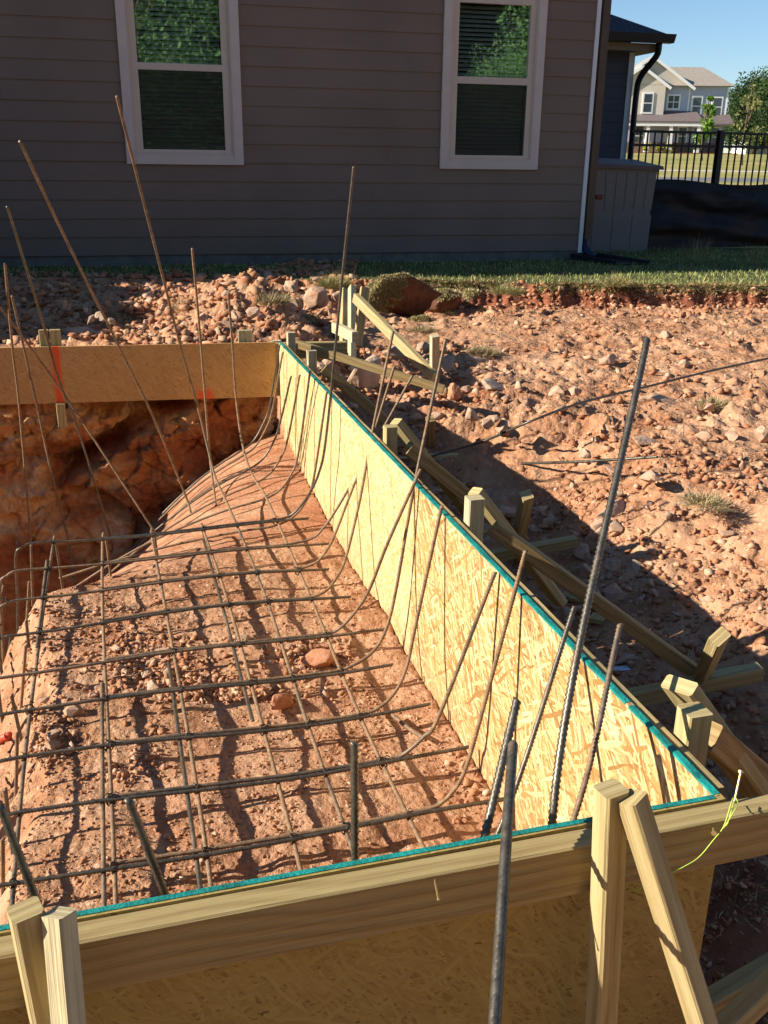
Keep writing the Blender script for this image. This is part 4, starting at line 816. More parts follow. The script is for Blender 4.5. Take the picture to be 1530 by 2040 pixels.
# sods
def sod(px, py, r, sc, label, seed, gdir, thr, nb_):
    root_p = onground(px, py) + np.array([0,0,.0]); e = empty('sod_clump', root_p, label, 'sod')
    V, q = rockmesh(seed, 3, 10, .09); V = V*np.array(sc)*1.15; N = V/np.linalg.norm(V, axis=1)[:,None]
    V = V*(1+.10*fbm(V[:,0]*6+seed, V[:,1]*6+V[:,2]*6.3, 4, .65)[:,None]); V = V@np.array([[1,0,0],[0,.94,-.34],[0,.34,.94]]).T
    V = V*r; V = V + root_p + np.array([0,0,-V[:,2].min()-.02]); mk('soil', V, q, M['sodsoil'], e, smooth=True)
    A_, B_, C_ = V[q[:,0]], V[q[:,1]], V[q[:,2]]; fn = np.cross(B_-A_, C_-A_); ar = np.linalg.norm(fn, axis=1)+1e-12; fn /= ar[:,None]; fc = (A_+B_+C_)/3; out = np.sign(((fc-V.mean(0))*fn).sum(1)); fn *= out[:,None]
    rad = (fc-V.mean(0)); rad /= np.linalg.norm(rad, axis=1)[:,None]
    pr = ar*((rad@np.array(gdir)) > thr + .30*fbm(rad[:,0]*3, rad[:,2]*3+seed, 3)); k = rng.choice(len(q), nb_, p=pr/pr.sum()); u_, v_ = rng.random((2, nb_, 1)); fl = (u_+v_) > 1; u_ = np.where(fl, 1-u_, u_); v_ = np.where(fl, 1-v_, v_)
    base = A_[k] + (B_-A_)[k]*u_ + (C_-A_)[k]*v_ + fn[k]*.003; dd = fn[k]*.6 + rng.normal(0,.5,(nb_,3)) + np.array([-.1,-.1,-.3]); dd /= np.linalg.norm(dd, axis=1)[:,None]
    blades(base, (.010,.032), .0032, .5, 'turf', M['sodgrass'], e, dirs=dd)
sod(803, 634, .27, (1.05,.7,1.0), 'large overturned sod clump with grass on its left side, at the lawn edge', 301, (-.62,-.75,.25), -.12, 16000)
sod(884, 622, .22, (1.0,.7,1.0), 'smaller bare overturned sod clump right of the large grassy one', 307, (.1,-.2,.95), .55, 2500)
for i, (px, py, r_, l) in enumerate(((735, 612, .10, 'low ragged dirt clod left of the large sod clump'), (935, 588, .09, 'flat ragged sod scrap on the lawn edge right of the bare clump'), (845, 640, .07, 'small brown sod scrap on red dirt in front of the clumps'))):
    sod(px, py, r_, (1.5,.9,.5), l, 311+i, (-.3,-.3,.9), .2, 1500)

# ------------------------------------------------------------------ house
house = empty('house', HW(-4, 0, 0), 'large taupe lap sided house across the back with two white framed windows', 'house')
UL, UR, HT = -24., 0., 6.05
holes = [(-4.734+.075, -3.632-.075, .915, 2.55), (-1.638+.075, -.571-.075, .90, 2.53)]
EXPO = .1725
mb = MB(); nrow = int(HT/EXPO); 
for i in range(nrow):
    z0 = i*EXPO; z1 = z0+EXPO+.012
    segs = [(UL, UR)]
    for (a, b_, c, d) in holes:
        if z1 > c and z0 < d: segs = [y for (p, q) in segs for y in ((p, min(q, a)), (max(p, b_), q)) if y[1]-y[0] > .01]
    for p, q in segs:
        zz0, zz1 = z0, z1
        cutsx = [p]; x = p + 1.3 + 2.4*((i*.618) % 1)
        while x < q-.3: cutsx.append(x); x += 3.66
        cutsx.append(q)
        for a, b_ in zip(cutsx[:-1], cutsx[1:]):
            a2 = a + (.0012 if a != p else 0)
            mb.quad(HW(a2+.001,.016,zz0), HW(b_-.001,.016,zz0), HW(b_,.006,zz1), HW(a2,.006,zz1)); mb.quad(HW(a2,.0,zz0), HW(b_,.0,zz0), HW(b_,.016,zz0), HW(a2,.016,zz0))
mb.build('siding', M['siding'], house)
DP = 9.0
def hbox(u0, u1, o0, o1, z0, z1): return [HW(u0,o0,z0), HW(u1,o0,z0), HW(u1,o1,z0), HW(u0,o1,z0), HW(u0,o0,z1), HW(u1,o0,z1), HW(u1,o1,z1), HW(u0,o1,z1)]
MB().hexa(hbox(UL+.01, UR-.012, .002, -DP, -.35, -.004)).build('foundation', M['found'], house)
mb = MB(); mb.quad(HW(UR,0,0), HW(UR,-DP,0), HW(UR,-DP,HT), HW(UR,0,HT)); mb.quad(HW(UR,-DP,0), HW(UL,-DP,0), HW(UL,-DP,HT), HW(UR,-DP,HT)); mb.quad(HW(UL,-DP,0), HW(UL,0,0), HW(UL,0,HT), HW(UL,-DP,HT))
wz = [0]+sorted({.0}|{h for q in holes for h in (q[2]-.05, q[3]+.05)})
# inner lining with openings so that the rooms stay closed and dark
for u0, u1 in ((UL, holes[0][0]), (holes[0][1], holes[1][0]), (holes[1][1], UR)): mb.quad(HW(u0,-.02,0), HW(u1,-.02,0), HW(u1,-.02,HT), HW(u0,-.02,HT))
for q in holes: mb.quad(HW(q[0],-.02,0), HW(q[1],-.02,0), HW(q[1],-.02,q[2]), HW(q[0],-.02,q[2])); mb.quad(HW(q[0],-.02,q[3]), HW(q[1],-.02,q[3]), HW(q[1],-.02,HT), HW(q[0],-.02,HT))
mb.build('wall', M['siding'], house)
MB().hexa(hbox(-.032, .010, .026, -.07, -.02, HT)).build('corner_trim', M['trim_white'], house)
ov = .25
mb = MB(); e0, e1 = UL-ov, UR+ov; zr_ = HT+3.0
A, B, Cc, D = HW(e0, ov, HT), HW(e1, ov, HT), HW(e1, -DP-ov, HT), HW(e0, -DP-ov, HT); R0, R1 = HW(e0+4.5, -DP/2, zr_), HW(e1-4.5, -DP/2, zr_)
mb.quad(A, B, R1, R0); mb.quad(Cc, D, R0, R1); mb.face([B, Cc, R1], [(0,0)]*3); mb.face([D, A, R0], [(0,0)]*3); mb.face([D, Cc, B, A], [(0,0)]*4)
mb.build('roof', M['shingle'], house)
def window(u0, u1, z0, z1, gl, gr, gb, gm0, gm1, gt_):
    w = empty('window', HW((u0+u1)/2, .02, z0)); w.parent = house; w.location = Vector(HW((u0+u1)/2, .02, z0))-LOC[house.name]
    LOC[w.name] = Vector(HW((u0+u1)/2, .02, z0)); T = .085
    mb = MB(); mb.hexa(hbox(u0, u0+T, .034, .0, z0, z1)); mb.hexa(hbox(u1-T, u1, .034, .0, z0, z1)); mb.hexa(hbox(u0+T+.001, u1-T-.001, .033, .0, z0, z0+T)); mb.hexa(hbox(u0-.02, u1+.02, .040, .0, z1+.001, z1+.12))
    mb.build('window_trim', M['trim'], w)
    mb = MB(); a, b_ = u0+T+.001, u1-T-.001
    mb.hexa(hbox(a, a+.012, .028, -.06, z0+T+.001, z1)); mb.hexa(hbox(b_-.012, b_, .028, -.06, z0+T+.001, z1)); mb.hexa(hbox(a+.012, b_-.012, .030, -.06, z0+T+.001, z0+T+.016))
    i0, i1 = a+.0125, b_-.0125
    mb.hexa(hbox(i0, gl, .012, -.03, z0+T+.017, gm1)); mb.hexa(hbox(gr, i1, .012, -.03, z0+T+.017, gm1)); mb.hexa(hbox(gl, gr, .0115, -.03, z0+T+.017, gb)); mb.hexa(hbox(gl, gr, .013, -.03, gm0, gm1))
    mb.hexa(hbox(i0, gl, .004, -.05, gm1, z1)); mb.hexa(hbox(gr, i1, .004, -.05, gm1, z1)); mb.hexa(hbox(gl, gr, .0035, -.05, gt_, z1))
    mb.build('sash', M['sash'], w)
    MB().quad(HW(gl,-.022,gm1), HW(gr,-.022,gm1), HW(gr,-.022,gt_), HW(gl,-.022,gt_)).build('pane', M['glass'], w)
    MB().quad(HW(gl,-.012,gb), HW(gr,-.012,gb), HW(gr,-.012,gm0), HW(gl,-.012,gm0)).build('pane', M['glass_dull'], w)
    MB().quad(HW(gl,.004,gb), HW(gr,.004,gb), HW(gr,.004,gm0), HW(gl,.004,gm0)).build('insect_screen', M['screen'], w)
    mb = MB(); z = gb+.045; 
    while z < gt_: mb.hexa([HW(gl+.01,-.075,z-.014), HW(gr-.01,-.075,z-.014), HW(gr-.01,-.108,z+.014), HW(gl+.01,-.108,z+.014), HW(gl+.01,-.075,z-.0115), HW(gr-.01,-.075,z-.0115), HW(gr-.01,-.108,z+.0165), HW(gl+.01,-.108,z+.0165)]); z += .040
    mb.hexa(hbox(gl+.01, gr-.01, -.075, -.108, gb+.004, gb+.028)); mb.build('blind', M['blind'], w)
    return w
window(-4.734, -3.632, .842, 2.60, -4.572, -3.801, .975, 1.665, 1.724, 2.42); window(-1.638, -.571, .828, 2.58, -1.476, -.730, .962, 1.632, 1.697, 2.357)
# rooms are one dark volume: floor keeps sky light out
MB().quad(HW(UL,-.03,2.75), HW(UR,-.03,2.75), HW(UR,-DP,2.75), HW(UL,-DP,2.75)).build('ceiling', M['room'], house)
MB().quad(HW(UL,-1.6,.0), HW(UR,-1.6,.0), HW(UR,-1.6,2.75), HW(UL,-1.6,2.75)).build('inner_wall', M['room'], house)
ds = empty('downspout', HW(.06, -.05, .0)); ds.parent = house; ds.location = Vector(HW(.06,-.05,0))-LOC[house.name]; LOC[ds.name] = Vector(HW(.06,-.05,0))
MB().hexa(hbox(.048, .128, .0, -.09, .12, HT)).build('pipe', M['downspout'], ds)
V, q = tube(catmull([HW(.07,-.045,.16), HW(.07,-.03,.05), HW(.085,.03,-.02), HW(.12,.10,-.055)], .02), .042, 10); mk('elbow', V, q, M['elbow'], ds, smooth=True)
# splash block
mb = MB(); sb0 = HW(.06, .06, -.10)
def loc(u, o, z): return HW(.05+u, .06+o, -.10+z)
for a in (((0,.0),(.0,.24)),): pass
mb.hexa([loc(-.14,-.02,0), loc(.16,-.02,0), loc(.46,.52,0), loc(.10,.52,0), loc(-.14,-.02,.02), loc(.16,-.02,.02), loc(.46,.52,.012), loc(.10,.52,.012)])
mb.hexa([loc(-.17,-.02,0), loc(-.14,-.02,0), loc(.10,.52,0), loc(.07,.52,0), loc(-.17,-.02,.075), loc(-.14,-.02,.075), loc(.10,.52,.045), loc(.07,.52,.045)])
mb.hexa([loc(.16,-.02,0), loc(.19,-.02,0), loc(.49,.52,0), loc(.46,.52,0), loc(.16,-.02,.075), loc(.19,-.02,.075), loc(.49,.52,.045), loc(.46,.52,.045)])
mb.hexa([loc(-.14,-.05,0), loc(.16,-.05,0), loc(.16,-.021,0), loc(-.14,-.021,0), loc(-.14,-.05,.07), loc(.16,-.05,.07), loc(.16,-.021,.07), loc(-.14,-.021,.07)])
tag(mb.build('splash_block', M['blackplastic']), 'black plastic splash block on the grass under the downspout', 'splash block')

# shed: tapered resin cabinet with a sloping lid
def at_d(px, py, D):     # point on a sight line at forward distance D
    d = ray(px, py); return CC + d*(D/d[1])
sh = empty('storage_shed', np.array([2.72, 11.75, -.13]), 'small greige plastic storage shed with a brown lid beside the house corner', 'storage shed')
LOCs = np.array([2.72, 11.75, -.13])
def SH(u, o, z): return LOCs + WX*u + WN*o + np.array([0,0,z])
wb, wt, hb = .36, .43, .98
mb = MB(); mb.hexa([SH(-wb-.15,.0,0), SH(wb,.0,0), SH(wb,-.6,0), SH(-wb-.15,-.6,0), SH(-wb-.15,.02,hb), SH(wt,.02,hb), SH(wt,-.62,hb), SH(-wb-.15,-.62,hb)]); mb.build('body', M['shed'], sh)
for i in range(6):
    u = -.33+i*.125; mb = MB()
    mb.hexa([SH(u,.016,.52), SH(u+.105,.016,.52), SH(u+.105,.005,.52), SH(u,.005,.52), SH(u*1.06,.025,.93), SH(u*1.06+.11,.025,.93), SH(u*1.06+.11,.01,.93), SH(u*1.06,.01,.93)]); mb.build('door_panel', M['shed'], sh)
for i in range(3):
    u = -.33+i*.25; mb = MB(); mb.hexa([SH(u,.006,.06), SH(u+.235,.006,.06), SH(u+.235,-.01,.06), SH(u,-.01,.06), SH(u,.015,.46), SH(u+.24,.015,.46), SH(u+.24,.005,.46), SH(u,.005,.46)]); mb.build('door_panel', M['shed'], sh)
mb = MB(); z = hb+.002; mb.hexa([SH(-wb-.2,.06,z), SH(wt+.06,.06,z-.02), SH(wt+.06,-.66,z-.02), SH(-wb-.2,-.66,z), SH(-wb-.2,.05,z+.045), SH(wt+.05,.05,z+.02), SH(wt+.05,-.66,z+.09), SH(-wb-.2,-.66,z+.12)]); mb.build('lid', M['shedlid'], sh)
MB().box(SH(-.33,.03,.66), SH(-.25,.03,.66), .03, .045, bev=.008).build('latch', M['latch'], sh)

# fence and silt fabric
fy = R_(20); FX = np.array([math.cos(fy), math.sin(fy), 0]); FN = np.array([math.sin(fy), -math.cos(fy), 0]); F0 = np.array([2.9, 12.35, 0])
def FW(u, o, z): return F0 + FX*u + FN*o + np.array([0,0,z])
fe = empty('metal_fence', FW(1, 0, -.17), 'black metal picket fence with a square post behind the shed', 'fence')
FT = 1.275
def fpost(u): 
    MB().box(FW(u,0,-.3), FW(u,0,FT+.02), .075, .075, up=tuple(FX), bev=.006).build('post', M['fence'], fe)
for z in (FT, FT-.155, .0): MB().box(FW(.02,0,z-.012), FW(5.2,0,z-.012), .03, .03).build('rail', M['fence'], fe)
UP = 1.315
for u in (UP, UP+2.05): fpost(u)
u = .05
while u < 5:
    if min(abs(u-q) for q in (-.35, UP, UP+2.05)) > .05: MB().box(FW(u,0,-.08), FW(u,0,FT-.005), .016, .016, up=tuple(FX), bev=.001).build('picket', M['fence'], fe)
    u += .1015
ns, nz = 120, 34
U_, Zq = np.meshgrid(np.linspace(-.35, 5.2, ns), np.linspace(0, 1, nz), indexing='ij')
top = .70+.02*np.sin(U_*3)-.03*ss(.5, 2, U_); z = -.17 + (top+.17)*Zq
o = .10 + .05*fbm(U_*1.2, Zq*3, 3) + (.05)*np.sin(Zq*15 + U_*1.9 + 2.2*fbm(U_*.8, Zq*2, 3))*(1-Zq)**.5 + .03*fbm(U_*3+Zq*4, Zq*9-U_*2, 3) + .10*(1-Zq)**2
Pq = F0 + FX*U_[...,None] + FN*o[...,None]; Pq[...,2] = z
ii = np.arange(ns*nz).reshape(ns, nz); qd = np.stack([ii[:-1,:-1], ii[1:,:-1], ii[1:,1:], ii[:-1,1:]], -1).reshape(-1, 4)
sfo = mk('silt_fence', Pq.reshape(-1,3), qd, M['silt'], smooth=True); tag(sfo, 'black sagging silt fabric stained with red mud along the fence foot', 'silt fence')
md = sfo.modifiers.new('thick', 'SOLIDIFY'); md.thickness = .004

# house wing with the hip roof
D2 = 16.6
Pc = at_d(1256, 200, D2); wing = empty('house', np.array([Pc[0]-2, Pc[1], -.15]), 'dark slate sided single storey house corner under a hip roof', 'house')
O2 = np.array([Pc[0], Pc[1], 0.])
def WW(u, o, z): return O2 + WX*u + WN*o + np.array([0,0,z])
ze = 2.52
mb = MB()
for i in range(15):
    z0 = -.1+i*.178; mb.quad(WW(-5,.016,z0), WW(-.1,.016,z0), WW(-.1,.005,z0+.19), WW(-5,.005,z0+.19)); mb.quad(WW(-5,0,z0), WW(-.1,0,z0), WW(-.1,.016,z0), WW(-5,.016,z0))
mb.build('siding', M['siding_navy'], wing)
mb = MB(); mb.hexa([WW(-5,0,-.2), WW(-.005,0,-.2), WW(-.005,-6,-.2), WW(-5,-6,-.2), WW(-5,0,ze), WW(-.005,0,ze), WW(-.005,-6,ze), WW(-5,-6,ze)]); mb.build('wall', M['siding_navy'], wing)
MB().hexa([WW(-.10,.025,-.2), WW(0,.025,-.2), WW(0,-.1,-.2), WW(-.10,-.1,-.2), WW(-.10,.025,ze-.001), WW(0,.025,ze-.001), WW(0,-.1,ze-.001), WW(-.10,-.1,ze-.001)]).build('corner_trim', M['trim_white'], wing)
ov = .30; mb = MB(); mb.hexa([WW(-5.5,ov-.03,ze), WW(ov-.03,ov-.03,ze), WW(ov-.03,-6.4,ze), WW(-5.5,-6.4,ze), WW(-5.5,ov-.03,ze+.11), WW(ov-.03,ov-.03,ze+.11), WW(ov-.03,-6.4,ze+.11), WW(-5.5,-6.4,ze+.11)]); mb.build('soffit', M['soffit'], wing)
zt_ = ze+.24; rise = 1.62
mb = MB(); a, b_, c, d = WW(-6.5,ov+.05,zt_), WW(ov+.05,ov+.05,zt_), WW(ov+.05,-6.6,zt_), WW(-6.5,-6.6,zt_); r0, r1 = WW(-3.4,-3,zt_+rise), WW(-2.9,-3,zt_+rise)
mb.quad(a,b_,r1,r0); mb.quad(c,d,r0,r1); mb.face([b_,c,r1],[(0,0)]*3); mb.face([d,a,r0],[(0,0)]*3); mb.face([d,c,b_,a],[(0,0)]*4); mb.build('roof', M['shingle'], wing)
mb = MB(); mb.hexa([WW(-5.5,ov+.12,ze+.112), WW(ov+.13,ov+.12,ze+.112), WW(ov+.13,ov-.02,ze+.112), WW(-5.5,ov-.02,ze+.112), WW(-5.5,ov+.14,ze+.235), WW(ov+.15,ov+.14,ze+.235), WW(ov+.15,ov-.02,ze+.235), WW(-5.5,ov-.02,ze+.235)])
mb.build('gutter', M['gutter'], wing)
V, q = tube(catmull([WW(.22,ov+.04,ze+.15), WW(.22,ov+.03,ze-.03), WW(.18,ov-.05,ze-.14), WW(.07,.12,ze-.36), WW(.055,.07,ze-.6), WW(.055,.07,ze-1.4), WW(.055,.07,-.1)], .05), .048, 10); mk('downspout', V, q, M['gutter'], wing, smooth=True)

# ------------------------------------------------------------------ far street house
DH = 102.; gH = hz(18, 100)
hy = R_(-4); HX = np.array([math.cos(hy), math.sin(hy), 0]); HN = np.array([math.sin(hy), -math.cos(hy), 0])
P0 = at_d(1256, 300, DH); P0[2] = gH
def FHp(u, o, z): return P0 + HX*u + HN*o + np.array([0,0,z])
fh = empty('house', P0+HX*4, 'two storey beige and blue grey house with a porch across the street', 'house')
def fbx(u0, u1, o0, o1, z0, z1, name, mat, par=fh): return MB().hexa([FHp(u0,o0,z0), FHp(u1,o0,z0), FHp(u1,o1,z0), FHp(u0,o1,z0), FHp(u0,o0,z1), FHp(u1,o0,z1), FHp(u1,o1,z1), FHp(u0,o1,z1)]).build(name, mat, par)
fbx(-1, 8.85, 0, -9, 0, 6.15, 'wall', M['blue']); fbx(-2.2, 2.65, .9, 0.01, 3.1, 6.2, 'bay_wall', M['greige']); fbx(-1.02, 8.87, .12, -.2, 0, 1.0, 'brick_base', M['brick'])
def gable(u0, u1, o0, o1, z0, z1, over, name, mat, face=None):
    um = (u0+u1)/2; mb = MB()
    for s_, a in ((1, u0-over), (-1, u1+over)):
        zz = z0-over*(z1-z0)/((u1-u0)/2)
        p = [FHp(a,o0+.3,zz), FHp(um,o0+.3,z1), FHp(um,o1,z1), FHp(a,o1,zz)]; k = np.array([0,0,.14])
        mb.hexa([*p, *[q+k for q in p]])
    mb.build(name, mat, fh)
    if face: MB().face([FHp(u0,o0,z0), FHp(u1,o0,z0), FHp(um,o0,z1)], [(0,0)]*3) if False else mk('gable_wall', [FHp(u0,o0,z0), FHp(u1,o0,z0), FHp(um,o0,z1), FHp(u0,o0-.1,z0), FHp(u1,o0-.1,z0), FHp(um,o0-.1,z1)], [(0,1,2),(5,4,3),(0,3,4,1),(1,4,5,2),(2,5,3,0)], face, fh)
    mb = MB()
    for a in (u0-over, u1+over):
        zz = z0-over*(z1-z0)/((u1-u0)/2); mb.box(FHp(a,o0+.34,zz-.02), FHp(um,o0+.34,z1-.02), .08, .26)
    mb.build('rake_trim', M['white'], fh)
gable(-2.2, 2.65, .9, -6, 6.15, 7.75, .45, 'roof', M['shingle_tan'], M['greige']); gable(-2.6, 5.1, .15, -7, 6.15, 8.7, .45, 'roof', M['shingle_tan'], M['greige'])
mb = MB(); a, b_, c, d = FHp(-1.5,.5,6.15), FHp(9.35,.5,6.15), FHp(9.35,-9.5,6.15), FHp(-1.5,-9.5,6.15); r0, r1 = FHp(1,-4.5,8.2), FHp(7.2,-4.5,8.2)
mb.quad(a,b_,r1,r0); mb.quad(c,d,r0,r1); mb.face([b_,c,r1],[(0,0)]*3); mb.face([d,a,r0],[(0,0)]*3); mb.face([d,c,b_,a],[(0,0)]*4); mb.build('roof', M['shingle_tan'], fh)
def slope(u0, u1, z0, z1, o0, o1, mat, name='porch_roof'):
    p = [FHp(u0,o0,z0), FHp(u1,o0,z0), FHp(u1-.4,o1,z1), FHp(u0+.4,o1,z1)]; k = np.array([0,0,.15]); MB().hexa([*p, *[q+k for q in p]]).build(name, mat, fh)
slope(-2.6, 6.4, 2.75, 3.75, 2.3, -.0, M['shingle_brown']); slope(5.6, 9.6, 2.6, 3.5, 1.0, -.0, M['shingle_brown'])
fbx(-2.5, 6.3, 2.25, 2.0, 2.45, 2.76, 'porch_beam', M['white'])
for u in (-1.7, 1.15, 2.75+.6, 6.0): 
    MB().hexa([FHp(u-.22,2.2,0), FHp(u+.22,2.2,0), FHp(u+.22,1.8,0), FHp(u-.22,1.8,0), FHp(u-.15,2.15,2.45), FHp(u+.15,2.15,2.45), FHp(u+.15,1.85,2.45), FHp(u-.15,1.85,2.45)]).build('porch_column', M['white'], fh)
def fwin(u, z, w, h, o=0., cross=False):
    e = fbx(u-w/2-.16, u+w/2+.16, o+.08, o, z-.16, z+h+.16, 'window', M['white'])
    def pn(a, b_, c, d): MB().hexa([FHp(a,o+.10,c), FHp(b_,o+.10,c), FHp(b_,o+.081,c), FHp(a,o+.081,c), FHp(a,o+.10,d), FHp(b_,o+.10,d), FHp(b_,o+.081,d), FHp(a,o+.081,d)]).build('pane', M['farglass'], e)
    if cross:
        for a in (u-w/2, u+.04):
            for c in (z, z+h/2+.04): pn(a, a+w/2-.04, c, c+h/2-.04)
    else:
        pn(u-w/2, u+w/2, z, z+h/2-.05); pn(u-w/2, u+w/2, z+h/2+.05, z+h)
fwin(1.05, 3.75, .75, 1.6, .9); fwin(3.7, 4.15, 1.0, 1.1, .0, True); fwin(5.95, 3.55, .75, 1.6); fwin(7.9, 3.5, .75, 1.6); fwin(.6, .75, .95, 1.7); fwin(6.4, .75, .8, 1.6, .0); fwin(8.0, .75, .8, 1.6); fwin(4.9, .85, .7, 1.5)
fbx(3.15, 4.05, .06, 0.001, .1, 2.2, 'door', M['greige'])
for u in (2.66, 5.15, 8.8): fbx(u-.07, u+.07, .05, -.05, 3.6, 6.1, 'corner_board', M['white'])
mb_ = fbx(-3, 9.6, 3.6, 1.0, -.2, .05, 'mulch_bed', M['mulch'])
Pw = at_d(1524, 300, 120); Pw[2] = hz(Pw[0], 120); e = empty('house', Pw, 'tiny white gabled house among trees at the far right edge', 'house')
mb = MB().hexa([Pw+np.array(q) for q in ((-2.2,0,0),(3,0,0),(3,5,0),(-2.2,5,0),(-2.2,0,2.2),(3,0,2.2),(3,5,2.2),(-2.2,5,2.2))]); mb.build('wall', M['white'], e)
mk('roof', [Pw+np.array(q) for q in ((-2.6,-.3,2.2),(3.4,-.3,2.2),(.4,-.3,4.3),(-2.6,5.3,2.2),(3.4,5.3,2.2),(.4,5.3,4.3))], [(0,1,2),(5,4,3),(0,3,4,1),(1,4,5,2),(2,5,3,0)], M['shingle_brown'], e)

# ------------------------------------------------------------------ trees
def tree(P, h, rad, n, leaf, mat, label, name='tree', group=None, trunk=.03, cb=.25, shape='round', seed=1, clumps=26):
    r = np.random.default_rng(seed); e = empty(name, P, label, 'tree' if 'shrub' not in name else 'shrub', group); P = np.asarray(P, float)
    mbv, mbf = [], []
    def limb(a, b_, r0, r1):
        mid = (a+b_)/2 + r.normal(0, .04*np.linalg.norm(b_-a), 3); pts = catmull([a, mid, b_], np.linalg.norm(b_-a)/5); rr = np.linspace(r0, r1, len(pts)); v, f = tube(pts, rr, 7); o = len(mbv); mbv.extend(v); mbf.extend([tuple(i+o for i in q) for q in f])
    topz = h*(.85 if shape == 'round' else .95); limb(P+np.array([0,0,-.2]), P+np.array([0,0,topz]), h*trunk, h*.006)
    cs = []
    for i in range(clumps):
        a = r.uniform(0, 6.28); f = r.random()
        if shape == 'round': zc = cb*h + (1-cb)*h*(.12+.80*f); rc = rad*math.sqrt(max(.05, 1-((zc/h-(cb+.5*(1-cb)*.9))/(.55*(1-cb)+.02))**2))*r.uniform(.45, .85)
        else: zc = cb*h + (1-cb)*h*f*.95; rc = rad*(1-f)**.7*r.uniform(.3,.8)
        c = P + np.array([math.cos(a)*rc, math.sin(a)*rc, zc]); cs.append((c, rad*r.uniform(.25,.48)*(1 if shape == 'round' else (1.05-f*.75))))
        if i % 2 == 0: limb(P+np.array([0,0,zc*.7]), c, h*.009, h*.003)
    mk('trunk', mbv, mbf, M['bark'], e, smooth=True)
    per = n//clumps; C_ = np.concatenate([c + np.clip(r.normal(0, 1, (per, 3)), -1.5, 1.5)*rc*np.array([.62,.62,.5]) for c, rc in cs]); k = len(C_)
    a = r.normal(0,1,(k,3)); a /= np.linalg.norm(a,axis=1)[:,None]; b_ = np.cross(a, r.normal(0,1,(k,3))); b_ /= np.linalg.norm(b_,axis=1)[:,None]; L = leaf*(.6+.8*r.random((k,1)))
    V = np.stack([C_-a*L, C_-b_*L*.5, C_+a*L, C_+b_*L*.5], 1).reshape(-1,3); q = np.arange(k*4).reshape(-1,4)
    mk('crown', V, q, mat, e); return e
def copy_tree(e, P, rotz, sc, label=None):
    c = e.copy(); COL.objects.link(c); c.location = Vector(P); c.rotation_euler = (0,0,rotz); c.scale = (sc,sc,sc)
    if label: c['label'] = label
    for ch in e.children:
        k = ch.copy(); COL.objects.link(k); k.parent = c
    return c
def gp_(px, D): 
    P = at_d(px, 300, D); P[2] = hz(P[0], D); return P
GT = 'woodland trees behind the far house'
ta = tree(gp_(1500, 118), 8.2, 3.6, 15000, .15, M['tree'], 'tall dark round tree behind the right end of the far house', group=GT, seed=3, cb=.12, clumps=34)
tb = tree(gp_(1540, 108), 8.0, 3.6, 15000, .15, M['tree2'], 'lighter green tree at the right edge behind the far house', group=GT, seed=4, cb=.1, clumps=34)
copy_tree(ta, gp_(1476, 135), 1.2, .86, 'dark tree half hidden by the roof end of the far house'); copy_tree(tb, gp_(1515, 130), 2.2, 1.05, 'pale green treetop between the dark tree and the right edge'); copy_tree(ta, gp_(1600, 118), 3.0, 1.0, 'dark tree just past the right edge of the view'); copy_tree(ta, gp_(1532, 96), 4.1, .55, 'low dark tree in front of the wood at the right edge')
tree(gp_(1402, 66), 4.3, .75, 1500, .13, M['tree3'], 'young bright green conical tree on the lawn before the far house', 'young_tree', shape='cone', seed=8, cb=.22, trunk=.012, clumps=22)
tree(gp_(1483, 55), 4.1, 1.25, 420, .10, M['olive'], 'thin sparse olive tree beyond the fence near the right edge', 'young_tree', shape='cone', seed=9, cb=.25, trunk=.013, clumps=20)
sg = 'yellow shrubs along the far house'
for i, (px, l) in enumerate(((1287, 'yellow shrub nearest the porch corner of the far house'), (1311, 'middle yellow shrub in the mulch of the far house'), (1334, 'right yellow shrub in the mulch of the far house'))):
    tree(gp_(px, 98), .95, .5, 260, .09, M['shrub'], l, 'shrub', sg, seed=20+i, cb=.05, clumps=9, trunk=.02)
tree(gp_(1385, 98.5), 1.0, .6, 260, .09, M['tree'], 'dark shrub against the brick base of the far house', 'shrub', seed=25, cb=.05, clumps=9, trunk=.02)
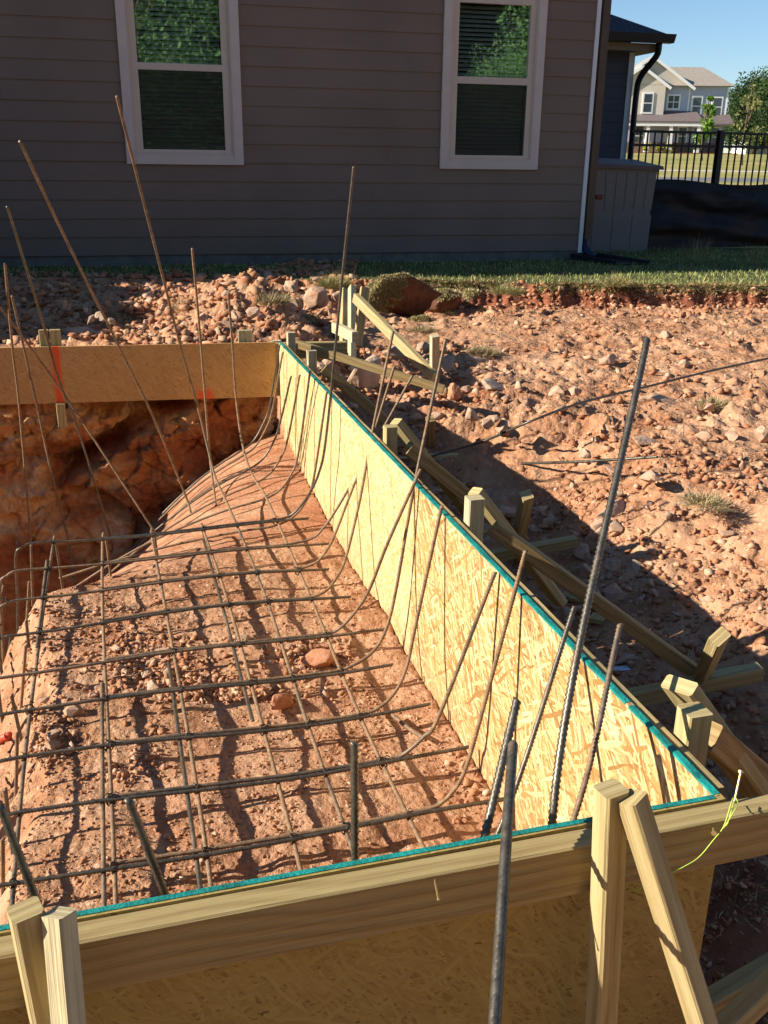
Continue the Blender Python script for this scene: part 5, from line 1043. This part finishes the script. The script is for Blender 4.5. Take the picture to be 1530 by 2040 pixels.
# the wood behind the viewer, seen in the window glass
GB = 'trees behind the viewer mirrored in the windows'
t1 = tree((-9, -26, -.6), 15, 5.4, 9000, .42, M['tree'], 'dark tree behind the viewer mirrored in the windows', group=GB, seed=31, cb=.02, clumps=60)
for i in range(13): copy_tree(t1, (-24+i*5.2+random.uniform(-1,1), -28+random.uniform(-2,2), -.6), i*1.7, random.uniform(.95,1.2))
for i in range(8): copy_tree(t1, (-16+i*7.6, -36, -.6), i*2.3+1, 1.35)
t2 = tree((6.9, -13, -.65), 9.5, 3.0, 20000, .075, M['tree4'], 'bright sunlit tree behind the viewer mirrored in the glass', group=GB, seed=33, cb=.04, clumps=40)
copy_tree(t2, (3.6, -14, -.65), 1.1, .95); copy_tree(t2, (20.4, -13, -.65), 2.0, 1.0); copy_tree(t2, (17.0, -12.5, -.65), 4.0, .58); copy_tree(t2, (14.6, -12.5, -.65), 5.0, .47)

# ------------------------------------------------------------------ light
SAZ, SEL = 9.0, 27.0
L = Vector((math.cos(R_(SEL))*math.cos(R_(SAZ)), math.cos(R_(SEL))*math.sin(R_(SAZ)), -math.sin(R_(SEL))))
sun = bpy.data.objects.new('sun', bpy.data.lights.new('sun', 'SUN')); COL.objects.link(sun); sun.rotation_euler = L.to_track_quat('-Z', 'Y').to_euler(); sun.location = (-20, -3, 12)
sun.data.energy = 5.0; sun.data.angle = R_(.53); sun.data.color = (1, .925, .80)
w = bpy.data.worlds.new('World'); scn.world = w; w.use_nodes = True; nt = w.node_tree; bg = nt.nodes['Background']
sky = nt.nodes.new('ShaderNodeTexSky'); sky.sky_type = 'NISHITA'; sky.sun_disc = False; sky.sun_elevation = R_(SEL); sky.sun_rotation = math.atan2(-L.x, -L.y); sky.air_density = 1.0; sky.dust_density = 0; sky.ozone_density = 5.0
nt.links.new(sky.outputs[0], bg.inputs[0]); bg.inputs[1].default_value = .073
vs = scn.view_settings; vs.view_transform = 'Standard'; vs.look = 'None'; vs.exposure = .97; vs.gamma = 1
scn.cycles.max_bounces = 8; scn.cycles.transparent_max_bounces = 12; scn.cycles.use_denoising = True
for o in list(bpy.data.objects):
    if o.name not in scn.objects: bpy.data.objects.remove(o)
print('rocks', NROCK[0], 'objects', len(scn.objects))
